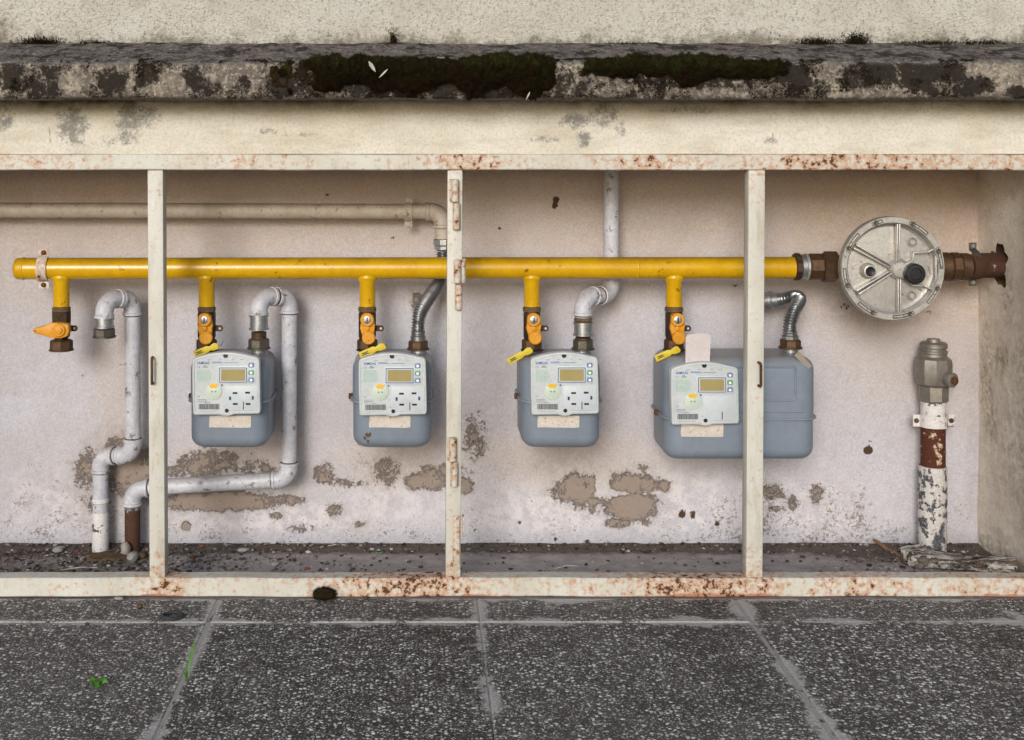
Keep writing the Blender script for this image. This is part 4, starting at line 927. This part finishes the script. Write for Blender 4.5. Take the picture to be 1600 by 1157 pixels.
# C: beige pipe on top left with corrugated hose to the second meter
C = thing('beige_pipe', 'dusty beige pipe running high along the wall to an elbow above the corrugated hose', 'pipe', P(400, 343, .268))
run(C, [V((XL-.002, .27, Z(328.5, .27))), P(691, 331, .27), P(692, 378, .27)], r1, cr*.9, 'beige')
lat('zinc_socket', [(0, .013), (.003, .0185), (.010, .0185), (.013, .0205), (.024, .0205), (.027, .016)], P(692, 392, .27), (0, 0, 1), 'zinc', C, 10, 25)
def spline(pts, n=24):
    pts = [V(p) for p in pts]; P_ = [pts[0]*2-pts[1]]+pts+[pts[-1]*2-pts[-2]]; out = []
    for i in range(1, len(P_)-2):
        for k in range(n):
            t = k/n; a, b, c, d = P_[i-1:i+3]; out.append(.5*((2*b)+(c-a)*t+(2*a-5*b+4*c-d)*t*t+(3*b-a-3*c+d)*t**3))
    return out+[pts[-1]]
def corrugated(parent, pts, r, pitch=.0056):
    s = spline(pts, 60); L = [0]
    for a, b in zip(s, s[1:]): L.append(L[-1]+(b-a).length)
    n = int(L[-1]/pitch)*6; path = []; rad = []
    for k in range(n+1):
        d = L[-1]*k/n; j = min(len(L)-2, max(0, int(np.searchsorted(L, d))-1)); f_ = (d-L[j])/(L[j+1]-L[j]+1e-9)
        path.append(s[j].lerp(s[j+1], f_)); rad.append(r*(1-.13*(1-math.cos(2*math.pi*k/6))))
    bm = B(); tube(bm, path, rad, 22); return obj('corrugated_hose', bm, 'steel', parent, 80)
H1 = thing('flexible_connector', 'corrugated steel hose curving up behind the yellow pipe from a meter', 'hose', P(652, 548, PY_))
union(H1, 653.5, 532, 547, 'bronze', None, None, .0225)
x = X(653.5, PY_); lat('hose_ferrule', [(0, .0165), (.010, .0165), (.012, .0145), (.02, .0145)], (x, PY_, Z(533, PY_)), (0, 0, 1), 'steel', H1)
corrugated(H1, [P(653.5, 530, PY_), P(653.5, 508, PY_), P(657, 487, .2), P(672, 462, .235), P(687, 440, .262), P(691, 420, .268), P(692, 394, .27)], .0150)
strap_clamp('pipe_bracket', 'painted strap bracket holding the beige pipe to the wall', 638, 331.5, .27, r1, .017, 'beige', 'beige', ear=.011)
# D: outlet of the third meter, rising to the ceiling
D = thing('grey_riser_pipe', 'grey white pipe rising behind the yellow pipe to the top of the recess', 'pipe', P(911, 548, PY_))
union(D, 911, 530, 547, 'nut', (503, 525), (525,), .0235)
lat('hemp_seal', [(0, .0165), (.003, .0195), (.007, .0185), (.010, .016)], P(911, 503, PY_), (0, 0, 1), 'hemp', D)
run(D, [P(911, 500, .19), P(911, 464, .19), P(955, 461, .258), V((X(955.5, .262), .262, ZC+.004))], r1, cr, 'white')
# E: corrugated hose from the wide meter into the wall
E = thing('flexible_connector', 'corrugated steel hose bent sharply back to the wall above the wide meter', 'hose', P(1236, 548, PY_))
union(E, 1235, 530, 545, 'bronze', None, None, .0235)
lat('hose_ferrule', [(0, .018), (.008, .018), (.010, .0145), (.018, .0145)], (X(1235, PY_), PY_, Z(531, PY_)), (0, 0, 1), 'steel', E, 8, 25)
corrugated(E, [P(1235, 528, PY_), P(1234, 508, PY_), P(1241, 484, .198), P(1249, 468, .215), P(1240, 464, .235), P(1222, 468, .248)], .0150)
bm = B(); tube(bm, [P(1228, 467, .246), P(1220, 468, .25), P(1213, 469, .253)], [.0135, .0145, .0135], 18); obj('hose_ferrule', bm, 'steel', E)
run(E, [P(1216, 469, .252), P(1190, 471, .268), V((X(1186, .3), YB+.004, Z(471, .3)))], .0165, .02, 'zinc')

# --- round gas regulator
RY = .100; rc = P(1396, 420, RY); rr_ = 81.5*(CAM_D+RY)/F
reg = thing('gas_regulator', 'round cast aluminium gas regulator with ribbed cover and black caps', 'regulator', (rc.x, .17, rc.z-rr_))
lat('back_housing', [(0, .055), (.02, .075), (.05, .092), (.075, rr_*.97), (.082, rr_*.985)], (rc.x, .205, rc.z), (0, -1, 0), 'alu', reg, 48)
bm = B(); lathe(bm, [(0, rr_*.98), (.002, rr_), (.018, rr_), (.0205, rr_*.985), (.0205, rr_*.885), (.019, rr_*.872), (.003, rr_*.845), (.0, rr_*.80), (.0035, rr_*.3), (.004, 0)], (rc.x, .1225, rc.z), (0, -1, 0), 64)
cov = obj('cover', bm, 'alu', reg, 28); yf = .1225-.0205
for k in range(8):      # cover screws
    a = math.radians(22.5+45*k-2); q = (rc.x+rr_*.932*math.cos(a), yf+.0012, rc.z+rr_*.932*math.sin(a))
    s = lat('screw', [(0, .0052), (.002, .0052), (.003, .004), (.0025, .0022), (.0024, 0)], q, (0, -1, 0), 'nut', cov, 14)
for k in range(16):     # cast pockets round the rim
    if k in (4,): continue
    a = math.radians(22.5*k+1.5+(5 if k % 2 == 0 else -5)); da = math.radians(6.3)
    pts = []
    for rad_, sgn in ((rr_*.957, 1), (rr_*.905, -1)):
        pts += [(rc.x+rad_*math.cos(a+sgn*(-da+2*da*j/4)), rc.z+rad_*math.sin(a+sgn*(-da+2*da*j/4))) for j in range(5)]
    ro = [V((p[0], yf-.0006, p[1])) for p in pts]+[V((pts[0][0], yf-.0006, pts[0][1]))]
    bm = B(); tube(bm, [v+V((0, .0008, 0)) for v in ro], .0011, 6); obj('rim_pocket', bm, 'nut', cov, 60)
def rib(pa, pb, w=.0035, h=.012):
    a = V((X(pa[0], RY+.012), 0, Z(pa[1], RY+.012))); b = V((X(pb[0], RY+.012), 0, Z(pb[1], RY+.012))); d = (b-a).normalized(); n_ = V((-d.z, 0, d.x))*w/2
    bm = B(); prism(bm, [((a-n_).x, (a-n_).z), ((b-n_).x, (b-n_).z), ((b+n_).x, (b+n_).z), ((a+n_).x, (a+n_).z)], .1175-h*.75, .1185, .0009); obj('rib', bm, 'alu', cov, 30)
for pa, pb in (((1404.5, 350), (1403, 408)), ((1401, 350), (1400, 408)), ((1402.5, 489), (1402, 436)), ((1406, 489), (1405.5, 436)), ((1337, 383), (1392, 415)), ((1333, 388), (1388, 418)), ((1340, 460), (1392, 427)), ((1337, 455), (1388, 424)),
               ((1466, 385), (1448, 394)), ((1448, 394), (1426, 395)), ((1426, 395), (1425, 408)), ((1424, 446), (1444, 447)), ((1444, 447), (1466, 458)), ((1461, 392), (1461, 452)), ((1425, 408), (1412, 414))): rib(pa, pb, .0032, .016)
q = P(1405, 421, RY+.012); lat('hub', [(0, .022), (.008, .020), (.0125, .015), (.0135, 0)], (q.x, .1165, q.z), (0, -1, 0), 'alu', cov, 28)
q = P(1428, 428, RY); lat('cap_boss', [(0, .021), (.014, .0205)], (q.x, .117, q.z), (0, -1, 0), 'alu', cov, 28)
bm = B(); lathe(bm, [(0, .0205), (.002, .0212), (.012, .0205), (.014, .018), (.0145, .012), (.013, .011), (.013, 0)], (q.x, .104, q.z), (0, -1, 0), 32); obj('black_cap', bm, 'black', cov, 28)
q = P(1359, 424, RY+.01); lat('vent_boss', [(0, .0165), (.008, .0135), (.014, .0125), (.0145, .010), (.012, .0095)], (q.x-.001, .118, q.z), (0, -1, 0), 'alu', cov, 28)
lat('vent_cap', [(0, .0095), (.004, .0095), (.005, .008), (.004, .005), (.0038, 0)], (q.x-.001, .1065, q.z), (0, -1, 0), 'black', cov, 20)
for pp in ((1427.5, 379), (1426.5, 463)):
    q = P(*pp, RY+.012); bm = B(); tube(bm, [V((q.x+.0085*math.cos(a), .1172, q.z+.0085*math.sin(a))) for a in (2*math.pi*k/20 for k in range(21))], .0011, 6, False); obj('cast_ring', bm, 'alu', cov, 60)
    lat('cast_stud', [(0, .0055), (.0015, .005), (.0016, 0)], (q.x, .1178, q.z), (0, -1, 0), 'alu', cov, 14)
# fittings on both sides
zc = Z(417, PY_); ax = (1, 0, 0)
def fit(name, p0, p1, r, mat, seg=24, ph=0, zz=None):
    a, b = X(p0, PY_), X(p1, PY_); return lat(name, nut_prof(b-a, r), (a, PY_, zz or zc), ax, mat, reg, seg, 25, ph)
fit('coupling_ring', 1240, 1250, .0285, 'darkbronze', 10); fit('steel_ring', 1249, 1258, .0262, 'zinc'); fit('washer', 1257, 1261.5, .0275, 'alu')
fit('union_body', 1261, 1285, .0285, 'bronze', 8, .2); fit('union_nut', 1284, 1308, .0335, 'bronze', 6, .2); fit('socket', 1306, 1326, .0245, 'darkbronze')
fit('socket', 1460, 1484, .030, 'bronze'); fit('union_body', 1483, 1498, .0305, 'bronze', 8, .1); fit('union_body', 1497, 1514, .0285, 'bronze')
a = V((X(1513, PY_), PY_, zc)); bm = B(); tube(bm, [a, a+V((.02, .004, 0)), V((1.19, .218, zc)), V((XR+.07, .23, zc))], [.0262, .0265, .0265, .0265], 24); obj('supply_pipe', bm, 'rustpipe2', reg, 50)
strap_clamp('pipe_clamp', 'bolted clamp holding the brown supply pipe beside the side wall', 1519, 413, .205, .0272, .016, 'nut', 'zinc')

# --- service riser with stop valve on the right
SY = .27; sx = X(1458, SY)
S = thing('service_riser', 'capped brass stop valve on a rusty flaking white standpipe', 'riser', (sx, SY, 0))
Zs = lambda p: Z(p, SY)
bm = B(); n = 26; ztop = Zs(728); tube(bm, [V((sx-.002+.001*k/n, SY, -.002+(ztop+.002)*k/n)) for k in range(n+1)], [.0282+.0022*float(vn(k*.9, 1, 8)) for k in range(n+1)], 32); obj('flaking_pipe', bm, 'flake', S, 60)
bm = B(); tube(bm, [V((sx, SY, ztop-.004+(Zs(664)-ztop+.006)*k/8)) for k in range(9)], .0253, 32); obj('rusted_pipe', bm, 'rustpipe', S, 50)
bm = B(); tube(bm, [V((sx, SY, Zs(666)+(Zs(626)-Zs(666))*k/6)) for k in range(7)], .0262, 32); obj('painted_pipe', bm, 'peel', S, 50)
lat('valve_hex', nut_prof(Zs(600)-Zs(628), .0315), (sx, SY, Zs(628)), (0, 0, 1), 'valve', S, 8, 25, .2)
lat('valve_body', [(0, .0315), (.004, .0365), (.012, .0385), (Zs(556)-Zs(602)-.016, .0392), (Zs(556)-Zs(602)-.006, .037), (Zs(556)-Zs(602), .029)], (sx, SY, Zs(602)), (0, 0, 1), 'valve', S, 10, 25, .1)
lat('neck', [(0, .0285), (.006, .028), (.008, .030), (.012, .030), (.013, .0265), (.018, .0265)], (sx, SY, Zs(556)-.001), (0, 0, 1), 'valve', S)
lat('cap', [(0, .026), (.003, .0285), (.011, .0285), (.014, .025), (.0145, .014), (.021, .0135), (.0215, 0)], (sx+.001, SY, Zs(545)), (0, 0, 1), 'valve', S)
o_ = V((sx+.012, SY-.026, Zs(588))); d_ = V((.42, -.9, -.04))
pt = lat('side_port', [(0, .0135), (.016, .0135), (.017, .016), (.024, .016), (.026, .012)], o_, d_, 'valve', S, 20)
lat('port_plug', [(0, .009), (.006, .009), (.007, 0)], o_+d_.normalized()*.0255, d_, 'rust', pt, 6, 25)
strap_clamp('pipe_clamp', 'white painted clamp with rusty bolts round the standpipe below the stop valve', 1458, 657, SY, .0265, .026, 'peel', 'rust', pipe_axis='z')

# ------------------------------------------------------------------ rubble, gravel, plants and other small things
def ico(bm, c, r, sub=1, jit=.25, sq=(1, 1, .7), seed=0):
    rnd = random.Random(seed); ret = bmesh.ops.create_icosphere(bm, subdivisions=sub, radius=1)
    R3 = Matrix.Rotation(rnd.uniform(0, 6.28), 3, 'Z')
    for v in ret['verts']:
        s = 1+rnd.uniform(-jit, jit); v.co = R3 @ V((v.co.x*r*sq[0]*s, v.co.y*r*sq[1]*s, v.co.z*r*sq[2]*s))+V(c)
    return ret
tb = B(); bmesh.ops.create_icosphere(tb, subdivisions=1, radius=1); TV = np.array([v.co[:] for v in tb.verts]); tb.verts.index_update(); TF = np.array([[v.index for v in f.verts] for f in tb.faces]); tb.free()
def scatter(name, label, pts, sizes, shades, mat, flat=.6):
    vv, ff, sh = [], [], []
    for i, (p, s) in enumerate(zip(pts, sizes)):
        q = TV*(1+rng.uniform(-.3, .3, (len(TV), 1)))*np.array([s*rng.uniform(.7, 1.5), s*rng.uniform(.7, 1.5), s*flat]); a = rng.uniform(0, 6.28)
        q = np.stack([q[:, 0]*math.cos(a)-q[:, 1]*math.sin(a), q[:, 0]*math.sin(a)+q[:, 1]*math.cos(a), q[:, 2]], 1)+np.array(p)
        ff.append(TF+len(TV)*i); vv.append(q); sh += [shades[i]]*len(TV)
    me = bpy.data.meshes.new(name); me.from_pydata(np.concatenate(vv).tolist(), [], np.concatenate(ff).tolist())
    at = me.attributes.new('shade', 'FLOAT', 'POINT'); at.data.foreach_set('value', np.array(sh, np.float32))
    o = link_mesh(name, me, mat, None, 0); o['kind'] = 'stuff'; o['label'] = label; o['category'] = name; return o
pts, sz, sh = [], [], []
while len(pts) < 5600:
    x = rng.uniform(XL, XR-.02); y = rng.uniform(.04, .318); p = 655+x*F/(CAM_D+y)
    dens = max(.02, np.interp(p, [-300, 0, 240, 330, 420, 700, 1250, 1350, 1600], [.8, .8, .75, .5, .22, .04, .04, .3, .5]))
    dens = max(dens*(.4+.6*min(1, y/.25)), (.75 if y > .285+.012*math.sin(x*23) else 0))
    if rng.random() > dens: continue
    s = .0011+.0042*rng.random()**3.2; pts.append((x, y, s*.2+(.005 if y > .3 else 0))); sz.append(s); sh.append(min(.97, abs(rng.normal(.42, .28))) if rng.random() > .006 else 1.0)
scatter('gravel', 'loose grit and crumbs strewn on the floor of the recess', pts, sz, sh, 'pebble')
def stone(px, py, y, r, label, sq=(1.2, 1, .7), seed=1, mat='stone', name='stone'):
    bm = B(); x = (px-655)*(CAM_D+y)/F; ico(bm, (x, y, r*sq[2]*.75), r, 2, .16, sq, seed); return tag(obj(name, bm, mat, None, 50), label, 'stone')
def fl(py): return .85*F/(py-250)-CAM_D      # depth of a floor point seen at photo row py
stone(92, 858, fl(862), .012, 'small flat grey stone on the grit left of the white pipe foot', (1.5, 1, .5), 3)
stone(196, 848, fl(868)-.004, .0135, 'pale plaster lump against the rusty pipe foot', (.8, .8, 1.3), 5)
stone(208, 862, fl(874)-.01, .013, 'grey cement lump in front of the rusty pipe foot', (1.5, .9, .8), 8)
stone(222, 864, fl(872)-.004, .010, 'small dark stone between the rusty pipe foot and the post', (1.1, 1, .8), 12, 'mud')
stone(380, 860, fl(862), .008, 'small pale stone near the wall behind the low white pipe', (1.6, 1, .6), 17)
stone(430, 882, fl(884), .008, 'pale grey pebble lying on the recess floor alone', (1.5, 1, .6), 21)
stone(302, 871, fl(873), .006, 'reddish brick crumb on the grit right of the post', (1.1, 1, .8), 23, 'rust')
# brown cement skirt round the white pipe foot
bm = B(); c = V((X(166, .235), .238, 0)); ring = []
for k in range(22):
    a = 2*math.pi*k/22; r = 1+.22*math.sin(3*a+1)+.14*math.sin(5*a); ring.append((c.x+.050*r*math.cos(a), c.y+.026*r*math.sin(a)))
vb = [bm.verts.new((x, y, -.003)) for x, y in ring]; vt = [bm.verts.new((c.x+(x-c.x)*.86, c.y+(y-c.y)*.86, .006+.002*math.sin(i*2.3))) for i, (x, y) in enumerate(ring)]
for k in range(22): bm.faces.new((vb[k], vb[(k+1) % 22], vt[(k+1) % 22], vt[k]))
bm.faces.new(vt); bm.faces.new(vb[::-1]); tag(obj('cement_pat', bm, 'mud', None, 50), 'flat brown cement pat in front of the white pipe foot', 'cement')
# rotten board
bm = B(); nu, nv = 60, 26
p0 = V((X(1409, .21), .215, 0)); p1 = V((X(1590, .13), .135, 0)); ax_ = (p1-p0); L = ax_.length; ax_.normalize(); sd = V((-ax_.y, ax_.x, 0)); rows = []
for i in range(nu+1):
    u = i/nu; hw = .040*(math.sin(min(1, u*5+.15)*math.pi/2))*(1-.35*u*u)*(1+.12*math.sin(u*17)+.06*math.sin(u*41)); hh = .013*(1+.35*math.sin(u*7+1)); r = []
    for k in range(nv):
        a = 2*math.pi*k/nv; cx_ = math.copysign(abs(math.cos(a))**.6, math.cos(a)); cz_ = math.copysign(abs(math.sin(a))**.6, math.sin(a))
        gv = .0035*(float(vn(u*6, cx_*9+4, 71))-.5)*2+.003*(float(vn(u*40, cx_*16, 72))-.5)
        q = p0+ax_*(u*L)+sd*(cx_*hw); z_ = max(.0005, .012+cz_*hh+(gv if cz_ > 0 else 0)); r.append(bm.verts.new((q.x, q.y, z_)))
    rows.append(r)
for a, b in zip(rows, rows[1:]):
    for k in range(nv): bm.faces.new((a[k], a[(k+1) % nv], b[(k+1) % nv], b[k]))
bm.faces.new(rows[0][::-1]); bm.faces.new(rows[-1]); tag(obj('rotten_board', bm, 'wood', None, 40), 'rotten split board with flaked white paint lying at the standpipe foot', 'board')
bm = B(); a, b = V((X(1366, .285), .290, .022)), V((X(1412, .22), .225, .004)); tube(bm, [a.lerp(b, k/8)+V((0, .001*math.sin(k*2), .0015*math.sin(k*1.3))) for k in range(9)], [.003+.0012*math.sin(k) for k in range(9)], 8)
tag(obj('dry_stick', bm, 'stick', None, 40), 'brown broken stick leaning to the wall beside the rotten board', 'stick')
for (pa, pb, ya, lab) in (((1405, 849), (1432, 853), .29, 'thin dry straw lying along the wall by the broken stick'), ((95, 887), (150, 884), .15, 'thin pale straw on the grit near the bottom rail'), ((500, 856), (545, 855), .30, 'thin pale straw lying along the foot of the wall'), ((868, 887), (905, 884), .16, 'thin pale straw on the bare recess floor')):
    a = V((X(pa[0], ya), ya, .003)); b = V((X(pb[0], ya), ya+.012, .004)); bm = B(); tube(bm, [a, a.lerp(b, .5)+V((0, .004, .002)), b], [.0008, .0009, .0006], 6); tag(obj('straw', bm, 'hemp' if 0 else 'paper', None, 50), lab, 'straw')
# moss clod at the bottom rail
vl, fl_, up = [], [], []
bm = B(); c = V((X(507, -.012), -.016, .012)); ico(bm, c, .012, 3, .12, (1.75, .95, .95), 31); me = bpy.data.meshes.new('moss_clod'); bm.to_mesh(me); bm.free()
vl = [list(v.co) for v in me.vertices]; fl2 = [list(p.vertices) for p in me.polygons]
for k in range(1500):
    v = V(vl[random.randrange(len(me.vertices))]); d = ((v-c).normalized()+V((random.gauss(0, .4), random.gauss(0, .4), random.gauss(.2, .4)))).normalized(); w = d.orthogonal().normalized()*.0006
    n0 = len(vl); vl += [list(v-w), list(v+w), list(v+d*random.uniform(.002, .005))]; fl2.append([n0, n0+1, n0+2])
vl = [[a, b, max(.0006, z)] for a, b, z in vl]
me = bpy.data.meshes.new('moss_clod'); me.from_pydata(vl, [], fl2); at = me.attributes.new('up', 'FLOAT', 'POINT'); at.data.foreach_set('value', rng.uniform(0, .5, len(vl)).astype(np.float32))
tag(link_mesh('moss_clod', me, 'moss', None, 0), 'dark moss clod fallen on the paving against the bottom rail', 'moss')
# rubber ring and chips on the paving
yy = .85*F/(965-250)-CAM_D; c = V((X(269, yy), yy, .0035)); bm = B()
tube(bm, [c+V((.0185*math.cos(a), .0165*math.sin(a), .0008*math.sin(2*a))) for a in (2*math.pi*k/30 for k in range(31))], .0034, 10, False); tag(obj('rubber_ring', bm, 'rubber', None, 60), 'black rubber sealing ring lying on the paving', 'ring')
for (pp, r, lab, mt, sq) in (((218, 950), .006, 'dark moss crumb on the paving near the rubber ring', 'mud', (1.3, 1, .7)), ((189, 932.5), .006, 'flat white chip at the foot of the bottom rail', 'stone', (1.6, .9, .5)), ((136, 977), .004, 'tiny dark crumb in the paving joint', 'mud', (1, 1, .7)), ((571, 937), .0045, 'dark crumb on the paving near the middle post', 'mud', (1.3, 1, .7))):
    yv = .85*F/(pp[1]-250)-CAM_D; bm = B(); ico(bm, (X(pp[0], yv), min(yv, -.012), r*sq[2]*.8), r, 2, .15, sq, int(pp[0])); tag(obj('crumb', bm, mt, None, 50), lab, 'crumb')
# plants
def blade(bm, pts, w, fold=.3):
    pts = [V(p) for p in pts]; n = len(pts); L_, M_, R_2 = [], [], []
    for i, p in enumerate(pts):
        t = (pts[min(i+1, n-1)]-pts[max(i-1, 0)]).normalized(); s = t.cross(V((0, -1, .3))).normalized(); k = w[i]; nn = s.cross(t)
        L_.append(bm.verts.new(p-s*k)); M_.append(bm.verts.new(p-nn*k*fold)); R_2.append(bm.verts.new(p+s*k))
    for i in range(n-1):
        bm.faces.new((L_[i], M_[i], M_[i+1], L_[i+1])); bm.faces.new((M_[i], R_2[i], R_2[i+1], M_[i+1]))
yv = .85*F/(1064-250)-CAM_D; b0 = V((X(290, yv), yv, 0)); bm = B()
blade(bm, [b0, b0+V((.003, .004, .018)), b0+V((.008, .008, .040)), b0+V((.013, .010, .060)), b0+V((.015, .011, .068))], [.0014, .0026, .0026, .0014, .0002])
blade(bm, [b0+V((.002, 0, 0)), b0+V((.000, -.004, .012)), b0+V((-.004, -.008, .024))], [.0012, .0016, .0002])
tag(obj('grass_blade', bm, 'leaf', None, 60), 'tall green grass blade growing from a paving joint', 'grass')
yv = .85*F/(1076-250)-CAM_D; b0 = V((X(152, yv), yv, 0)); bm = B()
for a, l in ((1.1, .024), (2.4, .020), (.1, .018), (-1.3, .016), (4.0, .016)):
    d = V((math.cos(a), math.sin(a)*.7, 0)); blade(bm, [b0, b0+d*l*.35+V((0, 0, .010)), b0+d*l*.7+V((0, 0, .013)), b0+d*l+V((0, 0, .008))], [.0008, .0042, .0040, .0003], .5)
tag(obj('weed_seedling', bm, 'leaf', None, 60), 'broad leaved green weed seedling in the paving', 'plant')
y_ = .85*F/(868-250)-CAM_D; b0 = V((X(592, y_), y_, .001)); bm = B()
for a in (.2, 2.9, 1.5): d = V((math.cos(a), math.sin(a)*.6, 0)); blade(bm, [b0, b0+d*.003+V((0, 0, .004)), b0+d*.007+V((0, 0, .005))], [.0004, .0022, .0003])
tag(obj('sprout', bm, 'leaf', None, 60), 'tiny bright green sprout on the floor inside the recess', 'plant')
# feathers and droppings caught in the moss
for pa, pb, w, lab in (((576, 96), (587, 113), .0035, 'small white feather stuck upright in the moss'), ((606, 108), (592, 122), .0016, 'thin pale straw feather lying slanted on the moss'), ((828, 144), (822, 156), .0014, 'tiny white feather on the lower edge of the moss')):
    y = -.138; a, b = P(*pa, y), P(*pb, y); bm = B(); blade(bm, [a, a.lerp(b, .3), a.lerp(b, .7), b], [.0004, w, w*.8, .0003], .4); tag(obj('feather', bm, 'feather', None, 60), lab, 'feather')
q = P(688, 95, -.10); bm = B(); ico(bm, (q.x, -.098, 1.0385), .008, 2, .2, (1.4, .8, .45), 44); tag(obj('dropping', bm, 'feather', None, 60), 'white bird dropping on the ledge edge beside the moss', 'dropping')
